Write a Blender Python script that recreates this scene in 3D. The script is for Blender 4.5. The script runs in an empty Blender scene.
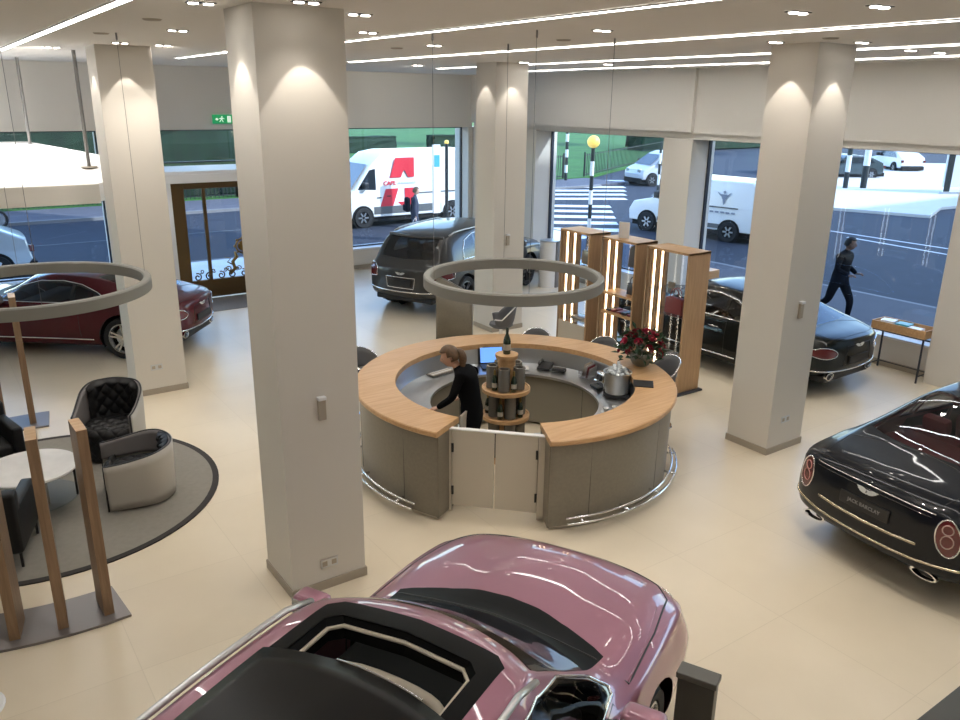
PINK = (1.555, 2.965, 27.2); SUVA = 26.2
SKY = .55; SUN = 4.2; EXPO = .45
import bpy, bmesh, math, random
from mathutils import Vector, Matrix, bvhtree, interpolate
PI = math.pi
scene = bpy.context.scene
COL = scene.collection
rnd = random.Random(7)

# ------------------------------------------------------------------ materials
MATS = {}
def mat(name, col=(.8, .8, .8), rough=.5, metal=0., coat=0., emit=None, es=0., noise=0., nscale=8., bump=0., spec=.5, sheen=0.):
    if name in MATS: return MATS[name]
    m = bpy.data.materials.new(name); m.use_nodes = True
    nt = m.node_tree; b = nt.nodes['Principled BSDF']
    b.inputs['Base Color'].default_value = (*col, 1)
    b.inputs['Roughness'].default_value = rough
    b.inputs['Metallic'].default_value = metal
    b.inputs['Coat Weight'].default_value = coat
    b.inputs['Coat Roughness'].default_value = .03
    b.inputs['Specular IOR Level'].default_value = spec
    if sheen: b.inputs['Sheen Weight'].default_value = sheen
    if emit:
        b.inputs['Emission Color'].default_value = (*emit, 1); b.inputs['Emission Strength'].default_value = es
    if noise or bump:
        tc = nt.nodes.new('ShaderNodeTexCoord'); n = nt.nodes.new('ShaderNodeTexNoise')
        n.inputs['Scale'].default_value = nscale; n.inputs['Detail'].default_value = 5
        nt.links.new(tc.outputs['Object'], n.inputs['Vector'])
        if noise:
            r = nt.nodes.new('ShaderNodeValToRGB')
            r.color_ramp.elements[0].position = .3; r.color_ramp.elements[1].position = .7
            r.color_ramp.elements[0].color = (*[max(0, c * (1 - noise)) for c in col], 1)
            r.color_ramp.elements[1].color = (*[min(1, c * (1 + noise)) for c in col], 1)
            nt.links.new(n.outputs['Fac'], r.inputs['Fac']); nt.links.new(r.outputs['Color'], b.inputs['Base Color'])
        if bump:
            bp = nt.nodes.new('ShaderNodeBump'); bp.inputs['Strength'].default_value = bump; bp.inputs['Distance'].default_value = .01
            nt.links.new(n.outputs['Fac'], bp.inputs['Height']); nt.links.new(bp.outputs['Normal'], b.inputs['Normal'])
    MATS[name] = m
    return m

def glass_mat(name, tint=(.9, .95, .95), refl=.08, rough=0.):
    m = bpy.data.materials.new(name); m.use_nodes = True; nt = m.node_tree
    for n in list(nt.nodes): nt.nodes.remove(n)
    o = nt.nodes.new('ShaderNodeOutputMaterial'); t = nt.nodes.new('ShaderNodeBsdfTransparent'); g = nt.nodes.new('ShaderNodeBsdfGlossy')
    mx = nt.nodes.new('ShaderNodeMixShader'); lw = nt.nodes.new('ShaderNodeLayerWeight'); lw.inputs['Blend'].default_value = .5
    pw = nt.nodes.new('ShaderNodeMath'); pw.operation = 'POWER'; pw.inputs[1].default_value = 5.; nt.links.new(lw.outputs['Facing'], pw.inputs[0])
    mp = nt.nodes.new('ShaderNodeMath'); mp.operation = 'MULTIPLY_ADD'; mp.inputs[1].default_value = .7; mp.inputs[2].default_value = refl
    nt.links.new(pw.outputs[0], mp.inputs[0])
    t.inputs[0].default_value = (*tint, 1); g.inputs['Roughness'].default_value = rough; g.inputs['Color'].default_value = (.9, .93, 1, 1)
    nt.links.new(mp.outputs[0], mx.inputs[0]); nt.links.new(t.outputs[0], mx.inputs[1]); nt.links.new(g.outputs[0], mx.inputs[2])
    nt.links.new(mx.outputs[0], o.inputs[0])
    MATS[name] = m
    return m

def wood_mat(name, c1, c2, scale=6, axis='X', rough=.45):
    m = bpy.data.materials.new(name); m.use_nodes = True; nt = m.node_tree; b = nt.nodes['Principled BSDF']
    tc = nt.nodes.new('ShaderNodeTexCoord'); mp = nt.nodes.new('ShaderNodeMapping'); n = nt.nodes.new('ShaderNodeTexNoise')
    s = {'X': (1, 14, 14), 'Y': (14, 1, 14), 'Z': (14, 14, 1)}[axis]
    mp.inputs['Scale'].default_value = s
    n.inputs['Scale'].default_value = scale; n.inputs['Detail'].default_value = 6; n.inputs['Distortion'].default_value = .4
    r = nt.nodes.new('ShaderNodeValToRGB'); r.color_ramp.elements[0].position = .35; r.color_ramp.elements[1].position = .68
    r.color_ramp.elements[0].color = (*c1, 1); r.color_ramp.elements[1].color = (*c2, 1)
    L = nt.links.new
    L(tc.outputs['Object'], mp.inputs['Vector']); L(mp.outputs[0], n.inputs['Vector']); L(n.outputs['Fac'], r.inputs['Fac']); L(r.outputs['Color'], b.inputs['Base Color'])
    b.inputs['Roughness'].default_value = rough
    MATS[name] = m
    return m

# ------------------------------------------------------------------ linking
def link(name, me, m=None, parent=None, loc=(0, 0, 0), rz=0., smooth=False):
    """me: bmesh or mesh -> ONE object"""
    if isinstance(me, bmesh.types.BMesh):
        bmesh.ops.recalc_face_normals(me, faces=me.faces[:])
        d = bpy.data.meshes.new(name); me.to_mesh(d); me.free(); me = d
    if m is not None:
        me.materials.clear(); me.materials.append(m)
    if smooth:
        me.polygons.foreach_set('use_smooth', [True] * len(me.polygons))
        if smooth is not True: me.set_sharp_from_angle(angle=smooth)
    o = bpy.data.objects.new(name, me); COL.objects.link(o)
    o.location = loc; o.rotation_euler = (0, 0, rz)
    if parent: o.parent = parent
    return o

def tag(o, label=None, cat=None, group=None, kind=None):
    if label: o['label'] = label
    if cat: o['category'] = cat
    if group: o['group'] = group
    if kind: o['kind'] = kind
    return o

def thing(name, label, cat, loc=(0, 0, 0), rz=0., group=None):
    o = bpy.data.objects.new(name, None); COL.objects.link(o); o.empty_display_size = .1
    o.location = loc; o.rotation_euler = (0, 0, rz)
    return tag(o, label, cat, group)

def struct(name, me, m, smooth=False):
    o = link(name, me, m, smooth=smooth); o['kind'] = 'structure'
    return o

def dup(root, loc, rz=None, label=None):
    def cp(o, par):
        c = o.copy(); COL.objects.link(c); c.parent = par
        for ch in [x for x in o.children]: cp(ch, c)
        return c
    r = cp(root, None); r.location = loc
    if rz is not None: r.rotation_euler = (root.rotation_euler[0], root.rotation_euler[1], rz)
    if label: r['label'] = label
    return r

# ------------------------------------------------------------------ shapes
SM = math.radians(40)
def B(): return bmesh.new()
def box(bm, x0, x1, y0, y1, z0, z1, bev=0., seg=2, mtx=None):
    t = bmesh.new()
    v = [t.verts.new(p) for p in ((x0, y0, z0), (x1, y0, z0), (x1, y1, z0), (x0, y1, z0), (x0, y0, z1), (x1, y0, z1), (x1, y1, z1), (x0, y1, z1))]
    for f in ((0, 3, 2, 1), (4, 5, 6, 7), (0, 1, 5, 4), (1, 2, 6, 5), (2, 3, 7, 6), (3, 0, 4, 7)): t.faces.new([v[i] for i in f])
    if bev: bmesh.ops.bevel(t, geom=t.edges[:], offset=bev, segments=seg, affect='EDGES', profile=.5)
    merge(bm, t, mtx); return bm
def merge(bm, t, mtx=None):
    if mtx is not None: t.transform(mtx)
    d = bpy.data.meshes.new('tmp'); t.to_mesh(d); t.free(); bm.from_mesh(d); bpy.data.meshes.remove(d)
def bx(*a, **k): return box(B(), *a, **k)
def lathe(bm, prof, seg=32, c=(0, 0, 0), a0=0., a1=2 * PI, mtx=None, close=False):
    """prof: list (r,z). revolve about z. close: profile is a closed loop"""
    t = bmesh.new(); full = abs(a1 - a0 - 2 * PI) < 1e-5; n = seg if full else seg + 1
    rings = []
    for i in range(n):
        a = a0 + (a1 - a0) * i / seg; ca, sa = math.cos(a), math.sin(a)
        rings.append([t.verts.new((c[0] + r * ca, c[1] + r * sa, c[2] + z)) for r, z in prof])
    m = len(prof); jm = m if close else m - 1
    for i in range(seg):
        A = rings[i]; C = rings[(i + 1) % n]
        for j in range(jm):
            k = (j + 1) % m
            try: t.faces.new((A[j], C[j], C[k], A[k]))
            except ValueError: pass
    if close and not full:
        t.faces.new(rings[0]); t.faces.new(rings[-1][::-1])
    bmesh.ops.remove_doubles(t, verts=t.verts[:], dist=1e-5)
    merge(bm, t, mtx); return bm
def cyl(bm, x, y, z0, z1, r, seg=20, r2=None, mtx=None):
    r2 = r if r2 is None else r2
    return lathe(bm, [(0, z0), (r, z0), (r2, z1), (0, z1)], seg, (x, y, 0), mtx=mtx)
def tube(bm, pts, r, seg=8, closed=False, flat=1.):
    """tube through points; r radius or list"""
    pts = [Vector(p) for p in pts]; n = len(pts); rings = []; t = bmesh.new(); up = Vector((0, 0, 1)); prev = None
    for i, p in enumerate(pts):
        if closed: d = pts[(i + 1) % n] - pts[i - 1]
        else: d = pts[min(i + 1, n - 1)] - pts[max(i - 1, 0)]
        d.normalize()
        if prev is None:
            a = up.cross(d) if abs(d.dot(up)) < .95 else Vector((1, 0, 0)).cross(d)
        else: a = prev - d * prev.dot(d)
        a.normalize(); prev = a; b = d.cross(a); rr = r[i] if isinstance(r, (list, tuple)) else r
        rings.append([t.verts.new(p + a * math.cos(2 * PI * k / seg) * rr + b * math.sin(2 * PI * k / seg) * rr * flat) for k in range(seg)])
    for i in range(n if closed else n - 1):
        A, C = rings[i], rings[(i + 1) % n]
        for k in range(seg): t.faces.new((A[k], A[(k + 1) % seg], C[(k + 1) % seg], C[k]))
    if not closed: t.faces.new(rings[0][::-1]); t.faces.new(rings[-1])
    merge(bm, t); return bm
def prism(bm, poly, a, b, axis='z', bev=0., mtx=None):
    """extrude a 2D polygon from a to b along axis. axis y: poly=(x,z); x: poly=(y,z); z: poly=(x,y)"""
    t = bmesh.new()
    f = {'z': lambda p, h: (p[0], p[1], h), 'y': lambda p, h: (p[0], h, p[1]), 'x': lambda p, h: (h, p[0], p[1])}[axis]
    A = [t.verts.new(f(p, a)) for p in poly]; C = [t.verts.new(f(p, b)) for p in poly]; n = len(poly)
    t.faces.new(A[::-1]); t.faces.new(C)
    for i in range(n): t.faces.new((A[i], A[(i + 1) % n], C[(i + 1) % n], C[i]))
    bmesh.ops.recalc_face_normals(t, faces=t.faces[:])
    if bev: bmesh.ops.bevel(t, geom=t.edges[:], offset=bev, segments=2, affect='EDGES', profile=.5)
    merge(bm, t, mtx); return bm
def ball(bm, c, r, sx=1, sy=1, sz=1, sub=2):
    t = bmesh.new(); bmesh.ops.create_icosphere(t, subdivisions=sub, radius=r)
    t.transform(Matrix.Translation(c) @ Matrix.Diagonal((sx, sy, sz, 1))); merge(bm, t); return bm
def catmull(P, n=6, closed=False):
    out = []; m = len(P); P = [Vector(p) for p in P]
    rng = range(m if closed else m - 1)
    for i in rng:
        if closed: p0, p1, p2, p3 = P[i - 1], P[i], P[(i + 1) % m], P[(i + 2) % m]
        else: p0, p1, p2, p3 = P[max(i - 1, 0)], P[i], P[i + 1], P[min(i + 2, m - 1)]
        for k in range(n):
            t = k / n
            out.append(.5 * ((2 * p1) + (p2 - p0) * t + (2 * p0 - 5 * p1 + 4 * p2 - p3) * t * t + (3 * p1 - p0 - 3 * p2 + p3) * t ** 3))
    if not closed: out.append(P[-1])
    return out
def skin(name, joints, bones, m, parent=None, sub=2, root=0):
    """one continuous body from joints [(x,y,z,r or (rx,ry))]"""
    me = bpy.data.meshes.new(name); me.from_pydata([j[:3] for j in joints], bones, [])
    o = bpy.data.objects.new(name, me); COL.objects.link(o)
    s = o.modifiers.new('skin', 'SKIN'); s.use_smooth_shade = True
    for i, j in enumerate(joints):
        r = j[3] if isinstance(j[3], tuple) else (j[3], j[3])
        me.skin_vertices[0].data[i].radius = r
        me.skin_vertices[0].data[i].use_root = (i == root)
    sb = o.modifiers.new('sub', 'SUBSURF'); sb.levels = sub; sb.render_levels = sub
    dg = bpy.context.evaluated_depsgraph_get(); ev = bpy.data.meshes.new_from_object(o.evaluated_get(dg))
    bpy.data.objects.remove(o)
    ev.materials.clear(); ev.materials.append(m)
    ev.polygons.foreach_set('use_smooth', [True] * len(ev.polygons))
    o = bpy.data.objects.new(name, ev); COL.objects.link(o)
    if parent: o.parent = parent
    return o
def text(name, s, size, m, parent, mtx, ext=.002, align='CENTER', bold=0., sx=1.):
    c = bpy.data.curves.new(name, 'FONT'); c.body = s; c.size = size; c.extrude = ext; c.align_x = align; c.align_y = 'CENTER'; c.offset = bold
    c.resolution_u = 3
    t = bpy.data.objects.new(name, c); COL.objects.link(t)
    dg = bpy.context.evaluated_depsgraph_get(); me = bpy.data.meshes.new_from_object(t.evaluated_get(dg))
    bpy.data.objects.remove(t)
    me.transform(Matrix.Diagonal((sx, 1, 1, 1))); me.transform(mtx)
    me.materials.clear(); me.materials.append(m)
    o = bpy.data.objects.new(name, me); COL.objects.link(o); o.parent = parent
    return o
def frame_mtx(o, xdir, ydir):
    """matrix taking local x,y to given directions at origin o"""
    x = Vector(xdir).normalized(); y = Vector(ydir).normalized(); z = x.cross(y)
    M = Matrix((x, y, z)).transposed().to_4x4(); M.translation = Vector(o); return M

def pchip(xs, ys):
    n = len(xs); h = [xs[i + 1] - xs[i] for i in range(n - 1)]; d = [(ys[i + 1] - ys[i]) / h[i] for i in range(n - 1)]
    m = [d[0]] + [0 if d[i - 1] * d[i] <= 0 else 3 * (h[i - 1] + h[i]) / ((2 * h[i] + h[i - 1]) / d[i - 1] + (h[i] + 2 * h[i - 1]) / d[i]) for i in range(1, n - 1)] + [d[-1]]
    def f(x):
        i = 0
        while i < n - 2 and x > xs[i + 1]: i += 1
        t = (x - xs[i]) / h[i]; t = min(max(t, 0), 1)
        return (ys[i] * (2 * t ** 3 - 3 * t * t + 1) + m[i] * h[i] * (t ** 3 - 2 * t * t + t) + ys[i + 1] * (-2 * t ** 3 + 3 * t * t) + m[i + 1] * h[i] * (t ** 3 - t * t))
    return f
def sstep(a, b, x):
    t = min(max((x - a) / (b - a), 0), 1); return t * t * (3 - 2 * t)
# ------------------------------------------------------------------ palette
M_chrome = mat('chrome', (.85, .86, .88), .12, 1.)
M_steel = mat('brushed_steel', (.62, .64, .66), .28, 1.)
M_black = mat('black_plastic', (.012, .012, .013), .45)
M_matte = mat('matte_black_trim', (.004, .004, .004), .5, spec=.12)
M_gloss = mat('gloss_black', (.006, .006, .007), .08, coat=1.)
M_rubber = mat('tyre_rubber', (.015, .015, .016), .75)
M_well = mat('wheel_well', (.008, .008, .008), .9)
M_dark = mat('car_interior_dark', (.012, .011, .011), .6)
M_cream = mat('cream_leather', (.62, .55, .44), .5)
M_redleather = mat('red_leather', (.16, .012, .02), .5)
M_tail = mat('tail_lamp_red', (.12, .008, .010), .15, coat=1.)
M_lamp = mat('lamp_lens', (.5, .52, .55), .08, .5, coat=1.)
M_glass_dark = glass_mat('tinted_car_glass', (.28, .31, .31), .08)
M_glass_black = mat('black_glass', (.004, .004, .005), .04, coat=1.)
M_white = mat('white_paint', (.8, .8, .8), .35)
# ------------------------------------------------------------------ cars: a lofted shell cut into panels
def car_shell(P):
    st = P['st']; xs = [s[0] for s in st]
    F = [pchip(xs, [s[k] for s in st]) for k in range(1, 9)]
    L0, L1 = xs[0], xs[-1]
    def sec(x):
        zb, w, zm, ws, zs, wt, ze, zt = [f(x) for f in F]
        g = max(ze - zs, 0.)
        pts = [(0, zb), (.55 * w, zb), (.88 * w, zb + .01), (.975 * w, zb + .10), (w, zm), (ws + (w - ws) * .35, zm + (zs - zm) * .75), (ws, zs),
               (ws + (wt - ws) * .5 + .07 * g, zs + (ze - zs) * .5), (wt + .012, ze - .05 * g), (wt * .86, ze + (zt - ze) * .38), (wt * .5, ze + (zt - ze) * .82), (0, zt)]
        cr = catmull([(p[0], p[1], 0) for p in pts], 4)
        return [(max(v[0], 0.), v[1]) for v in cr]
    def ring(x, s=1., zc=.6, dx=0.):
        half = sec(x); full = half + [(-y, z) for y, z in half[-2:0:-1]]
        return [Vector((x + dx, y * s, zc + (z - zc) * s)) for y, z in full]
    n = P.get('n', 84); rings = []
    rb = P.get('rear_bulge', .05); fb = P.get('front_bulge', .06); zr = P.get('zr', .62); zf = P.get('zf', .55)
    for s in (0.02, .3, .55, .75, .88, .96): rings.append(ring(L0, s, zr, -rb * math.sqrt(1 - s * s)))
    for i in range(n + 1):
        t = i / n; rings.append(ring(L0 + (L1 - L0) * t))
    for s in (.96, .88, .75, .55, .3, .02): rings.append(ring(L1, s, zf, fb * math.sqrt(1 - s * s)))
    bm = bmesh.new(); V = []
    kf, kr = P.get('kf', .34), P.get('kr', .20); W = P.get('W', 1.)
    lean = P.get('rear_lean', 0.)
    def warp(v):
        x, y, z = v
        wf = sstep(L1 - 1.5, L1, x); wr = 1 - sstep(L0, L0 + .9, x)
        q = (abs(y) / W) ** 2.4
        x2 = x - wf * kf * q + wr * kr * q
        x2 += wr * lean * (z - .6)
        # windscreen and rear screen bow with the plan view
        mid = sstep(P['bow'][0], P['bow'][1], x) * (1 - sstep(P['bow'][2], P['bow'][3], x)) if 'bow' in P else 0
        x2 -= mid * .22 * (abs(y) / .8) ** 2
        zz = z
        for fn in P.get('zmod', []): zz += fn(x, y, z)
        return Vector((x2, y, zz))
    for r in rings: V.append([bm.verts.new(warp(p)) for p in r])
    m = len(V[0])
    for i in range(len(V) - 1):
        for j in range(m): bm.faces.new((V[i][j], V[i][(j + 1) % m], V[i + 1][(j + 1) % m], V[i + 1][j]))
    bm.faces.new(V[0][::-1]); bm.faces.new(V[-1])
    bmesh.ops.recalc_face_normals(bm, faces=bm.faces[:]); bm.normal_update()
    return bm

class Car:
    def __init__(s, P):
        s.P = P; s.bm = car_shell(P); s.ref = s.bm.copy(); s.ref.verts.ensure_lookup_table(); s.ref.faces.ensure_lookup_table()
        s.bvh = bvhtree.BVHTree.FromBMesh(s.ref)
        s.lay = s.bm.faces.layers.int.new('reg'); s.names = ['body']; s.polys = {}
    def reg(s, name):
        if name not in s.names: s.names.append(name)
        return s.names.index(name)
    def cut(s, poly, axis, name, cond=None, src='body'):
        """panel = faces of region src inside the convex outline (x,z)|(y,z)|(x,y)"""
        bm, lay = s.bm, s.lay; k = s.reg(name); ks = s.reg(src)
        area = sum(poly[i - 1][0] * poly[i][1] - poly[i][0] * poly[i - 1][1] for i in range(len(poly)))
        if area < 0: poly = poly[::-1]
        U = {'y': (0, 2), 'x': (1, 2), 'z': (0, 1)}[axis]
        fs = [f for f in bm.faces if f[lay] == ks and (cond is None or cond(f.calc_center_median(), f.normal))]
        for i in range(len(poly)):
            a, b = poly[i - 1], poly[i]
            d = (b[0] - a[0], b[1] - a[1]); nrm = (d[1], -d[0]); no = Vector((0, 0, 0)); co = Vector((0, 0, 0))
            no[U[0]], no[U[1]] = nrm; co[U[0]], co[U[1]] = a; no.normalize()
            if not fs: break
            es = list({e for f in fs for e in f.edges}); vs = list({v for f in fs for v in f.verts})
            res = bmesh.ops.bisect_plane(bm, geom=fs + es + vs, plane_co=co, plane_no=no, dist=1e-5)
            al = {g for g in res['geom'] if isinstance(g, bmesh.types.BMFace) and g.is_valid}
            fs = [f for f in al if (f.calc_center_median() - co).dot(no) < 0]
        for f in fs: f[lay] = k
        s.polys[name] = (poly, axis)
    def drop(s, name):
        k = s.names.index(name); bmesh.ops.delete(s.bm, geom=[f for f in s.bm.faces if f[s.lay] == k], context='FACES')
    def part(s, name, objname, m, parent, off=0., cond=None, label=None, thick=0.):
        k = s.names.index(name); fs = [f for f in s.bm.faces if f[s.lay] == k and (cond is None or cond(f.calc_center_median(), f.normal))]
        if not fs: return None
        idx = {}; vs = []; fc = []
        for f in fs:
            r = []
            for v in f.verts:
                if v not in idx: idx[v] = len(vs); vs.append(v)
                r.append(idx[v])
            fc.append(r)
        nr = []; co = []
        for v in vs:
            loc, no, fi, d = s.bvh.find_nearest(v.co)
            f = s.ref.faces[fi]; w = interpolate.poly_3d_calc([q.co for q in f.verts], loc)
            nn = Vector((0, 0, 0))
            for a, q in zip(w, f.verts): nn += q.normal * a
            nn.normalize(); nr.append(nn); co.append(v.co + nn * off)
        nv = len(co)
        me = bpy.data.meshes.new(objname); me.from_pydata([c[:] for c in co], [], fc); me.materials.append(m)
        me.polygons.foreach_set('use_smooth', [True] * len(me.polygons)); me.normals_split_custom_set_from_vertices([n[:] for n in nr])
        o = link(objname, me, m, parent)
        if thick:
            md = o.modifiers.new('s', 'SOLIDIFY'); md.thickness = thick; md.offset = -1
        if label: o['label'] = label
        return o
    def proj(s, pts, axis, side=1, off=.003, span=3.):
        """lay 2D points on the shell looking along the axis from the given side"""
        out = []
        for p in pts:
            if axis == 'y': o = Vector((p[0], side * span, p[1])); d = Vector((0, -side, 0))
            elif axis == 'x': o = Vector((P_mid + side * 6., p[0], p[1])); d = Vector((-side, 0, 0))
            else: o = Vector((p[0], p[1], 4.)); d = Vector((0, 0, -1))
            h = s.bvh.ray_cast(o, d)
            if h[0] is not None: out.append(h[0] + h[1] * off)
        return out
    def line(s, name, pts, axis, side, r, m, parent, closed=False, n=6, off=.002, flat=1., dens=True):
        if dens:
            q = [Vector((p[0], p[1], 0)) for p in pts]; dd = []
            N = len(q)
            for i in range(N if closed else N - 1):
                a, b = q[i], q[(i + 1) % N]
                for k in range(n): dd.append(a.lerp(b, k / n))
            if not closed: dd.append(q[-1])
            pts = dd
        P3 = s.proj(pts, axis, side, off)
        if len(P3) < 3: return None
        return link(name, tube(B(), P3, r, 6, closed), m, parent, smooth=True)
P_mid = 2.5

def mirror_poly(p): return [(-a, b) for a, b in p]

def make_wheel(name, parent, x, y, r, width, side, m_rim, spokes=10, style=0):
    """side: +1 left, -1 right. tyre > rim, brake_disc"""
    R = Matrix.Translation((x, y, r)) @ Matrix.Rotation(-side * PI / 2, 4, 'X')
    rim = r * .74; h = width / 2
    prof = [(rim, -h * .9), (r * .93, -h), (r * .985, -h * .8), (r, -h * .4), (r, h * .4), (r * .985, h * .8), (r * .93, h), (rim * 1.02, h * .92), (rim * .98, h * .6), (rim * .98, -h * .9)]
    t = link('wheel', lathe(B(), prof, 40, mtx=R, close=True), M_rubber, parent, smooth=SM)
    b = B()
    lathe(b, [(rim * .99, h * .86), (rim * .93, h * .9), (rim * .9, h * .7), (rim * .88, -h * .5), (rim * .99, -h * .5)], 40, mtx=R, close=True)
    cyl(b, 0, 0, h * .35, h * .72, r * .13, 16, r * .1, mtx=R)
    for k in range(spokes):
        a = 2 * PI * k / spokes
        if style: # paired spokes
            a += (.16 if k % 2 else -.16)
        w0, w1 = r * .055, r * (.045 if not style else .04); tw = .10 if not style else (.06 if k % 2 else -.06)
        q = [(r * .08, -w0, h * .62), (rim * .92, -w1, h * .8), (rim * .92, w1, h * .8), (r * .08, w0, h * .62)]
        tt = bmesh.new(); up = [tt.verts.new(p) for p in q]; dn = [tt.verts.new((p[0], p[1], p[2] - h * .3)) for p in q]
        tt.faces.new(up); tt.faces.new(dn[::-1])
        for i in range(4): tt.faces.new((up[i - 1], dn[i - 1], dn[i], up[i]))
        merge(b, tt, R @ Matrix.Rotation(a, 4, 'Z'))
    link('rim', b, m_rim, t, smooth=SM)
    link('brake_disc', cyl(B(), 0, 0, -h * .1, h * .05, rim * .7, 28, mtx=R), M_steel, t)
    link('hub_cap', cyl(B(), 0, 0, h * .7, h * .78, r * .075, 14, mtx=R), M_chrome, t)
    return t

def make_seat(parent, x, y, z, m, back=1, w=.5, name='seat', h=.6):
    b = B(); box(b, x - .26, x + .26, y - w / 2, y + w / 2, z, z + .16, .05)
    q = Matrix.Translation((x - .27, y, z + .08)) @ Matrix.Rotation(-.22, 4, 'Y')
    box(b, -.08, .08, -w / 2, w / 2, 0, h, .05, mtx=q)
    box(b, -.06, .06, -.14, .14, h + .02, h + .2, .04, mtx=q)
    return link(name, b, m, parent, smooth=SM)

def wing_badge(parent, mtx, s=1., m=None, name='winged_badge'):
    """outspread wings either side of a round B medallion"""
    b = B()
    for sd in (1, -1):
        pts = [(.012, .016), (.05, .028), (.105, .024), (.085, .010), (.09, .006), (.066, -.004), (.068, -.008), (.045, -.016), (.02, -.02), (.010, -.012)]
        prism(b, [(sd * x * s, y * s) for x, y in pts], 0, .006 * s)
    cyl(b, 0, 0, 0, .009 * s, .02 * s, 20)
    b.transform(mtx)
    o = link(name, b, m or M_badge, parent)
    text('emblem_letter', 'B', .03 * s, M_black, o, mtx @ Matrix.Translation((0, 0, .009 * s)), .001 * s, bold=.0006)
    return o

def finish_car(C, root, paint, wheels, opt):
    """wheel arches, wells, wheels, interior, trim shared by all the cars. wheels=(xr, xf, r, track_half)"""
    xr, xf, r, tr = wheels; P = C.P
    for nm, xc in (('arch_rear', xr), ('arch_front', xf)):
        ra = r + .055
        poly = [(xc + ra * math.cos(a), r + .01 + ra * math.sin(a)) for a in [2 * PI * k / 28 for k in range(28)]]
        for sd in (1, -1):
            C.cut(poly, 'y', nm, cond=lambda c, n, sd=sd: c.y * sd > .55)
        C.drop(nm)
    return xr, xf, r, tr

def add_wheels(root, wheels, m_rim, spokes, style, width=.27):
    xr, xf, r, tr = wheels
    for sd in (1, -1):
        for xc in (xr, xf):
            # well liner: half drum open to the side
            ra = r + .055; b = B()
            pr = []
            Rm = Matrix.Translation((xc, sd * (tr - .02), r + .01)) @ Matrix.Rotation(sd * PI / 2, 4, 'X')
            t = bmesh.new(); A = []; D = []
            for k in range(29):
                a = 2 * PI * k / 28
                A.append(t.verts.new((xc + ra * math.cos(a), sd * (tr + .085), r + .01 + ra * math.sin(a)))); D.append(t.verts.new((xc + ra * math.cos(a), sd * (tr - .3), r + .01 + ra * math.sin(a))))
            for k in range(28):
                if A[k].co.z > .2 or A[k + 1].co.z > .2: t.faces.new((A[k], A[k + 1], D[k + 1], D[k]))
            t.faces.new([v for v in D[:-1]])
            merge(b, t)
            link('wheel_well', b, M_well, root)
            make_wheel('wheel', root, xc, sd * tr, r, width, sd, m_rim, spokes, style)

def interior(C, root, x0, x1, belt, m_lin, skip=()):
    """dark lining just inside the cabin shell, floor and dashboard"""
    keep = [C.names.index(n) for n in C.names if n in ('body', 'roof_black', 'window_surround')]
    fs = [f for f in C.bm.faces if f[C.lay] in keep and x0 < f.calc_center_median().x < x1 and f.calc_center_median().z > .35]
    idx = {}; co = []; fc = []
    for f in fs:
        q = []
        for v in f.verts:
            if v not in idx:
                idx[v] = len(co); n = C.bvh.find_nearest(v.co)[1]; co.append((v.co - n * .035)[:])
            q.append(idx[v])
        fc.append(q[::-1])
    me = bpy.data.meshes.new('cabin_lining'); me.from_pydata(co, [], fc)
    link('cabin_lining', me, m_lin, root)
    link('cabin_floor', bx(x0 + .1, x1 - .1, -.8, .8, .36, .40), m_lin, root)
def arc(x, k, ymax, y0=0, n=8, s=1):
    return [(x - s * k * (yy / .8) ** 2, yy) for yy in [(-ymax + 2 * ymax * i / n) for i in range(n + 1)]]
UPZ = lambda c, n: n.z > .02 and c.z > .7

def common_panels(C, root, paint, D, m_lin, glass, chrome=True, seats=None):
    """windscreen, rear screen, side glass, doors, bonnet, bumpers: D holds the outlines"""
    # cowl + windscreen
    cx, cy = D['cowl']; tx, ty = D['wstop']; bxx, by = D['wsbase']
    C.cut(arc(cx, .24, cy) + [(tx - .1, ty), (tx - .7, ty * .9), (tx - .7, -ty * .9), (tx - .1, -ty)], 'z', 'cowl', UPZ)
    C.cut(arc(bxx, .24, by + .1) + [(tx - .9, 1.), (tx - .9, -1.)], 'z', 'windscreen', UPZ, 'cowl')
    C.cut(arc(tx, .24, 1.) + [(tx - 1.4, 1.), (tx - 1.4, -1.)], 'z', 'body', UPZ, 'windscreen')
    # rear screen
    rbx, rby = D['rwbase']; rtx, rty = D['rwtop']; k = D.get('rk', .15)
    C.cut(arc(rbx, k, rby, s=-1)[::-1] + [(rtx, -rty), (rtx + .5, -rty * .9), (rtx + .5, rty * .9), (rtx, rty)], 'z', 'rear_screen', UPZ)
    C.cut(arc(rtx, -k, 1.)[::-1] + [(rtx + 1.4, 1.), (rtx + 1.4, -1.)][::-1] if 0 else [(rtx + k * (y / .8) ** 2, y) for y in (-.9, -.6, -.3, 0, .3, .6, .9)][::-1] + [(rtx + 1.4, -1.), (rtx + 1.4, 1.)], 'z', 'body', UPZ, 'rear_screen')
    # side glass
    for sd, nm in ((1, 'l'), (-1, 'r')):
        C.cut(D['dlo'], 'y', 'window_surround', lambda c, n, sd=sd: c.y * sd > .3)
        for i, q in enumerate(D['panes']):
            C.cut(q, 'y', 'pane%d%s' % (i, nm), lambda c, n, sd=sd: c.y * sd > .3, 'window_surround')
        for i, q in enumerate(D['doors']):
            C.cut(q, 'y', 'door%d%s' % (i, nm), lambda c, n, sd=sd: c.y * sd > .3 and c.z < D['belt'] + .05)
    # bonnet
    C.cut(D['bonnet'], 'z', 'bonnet', UPZ)
    if 'boot' in D: C.cut(D['boot'], 'z', 'boot_lid', UPZ)

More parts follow.
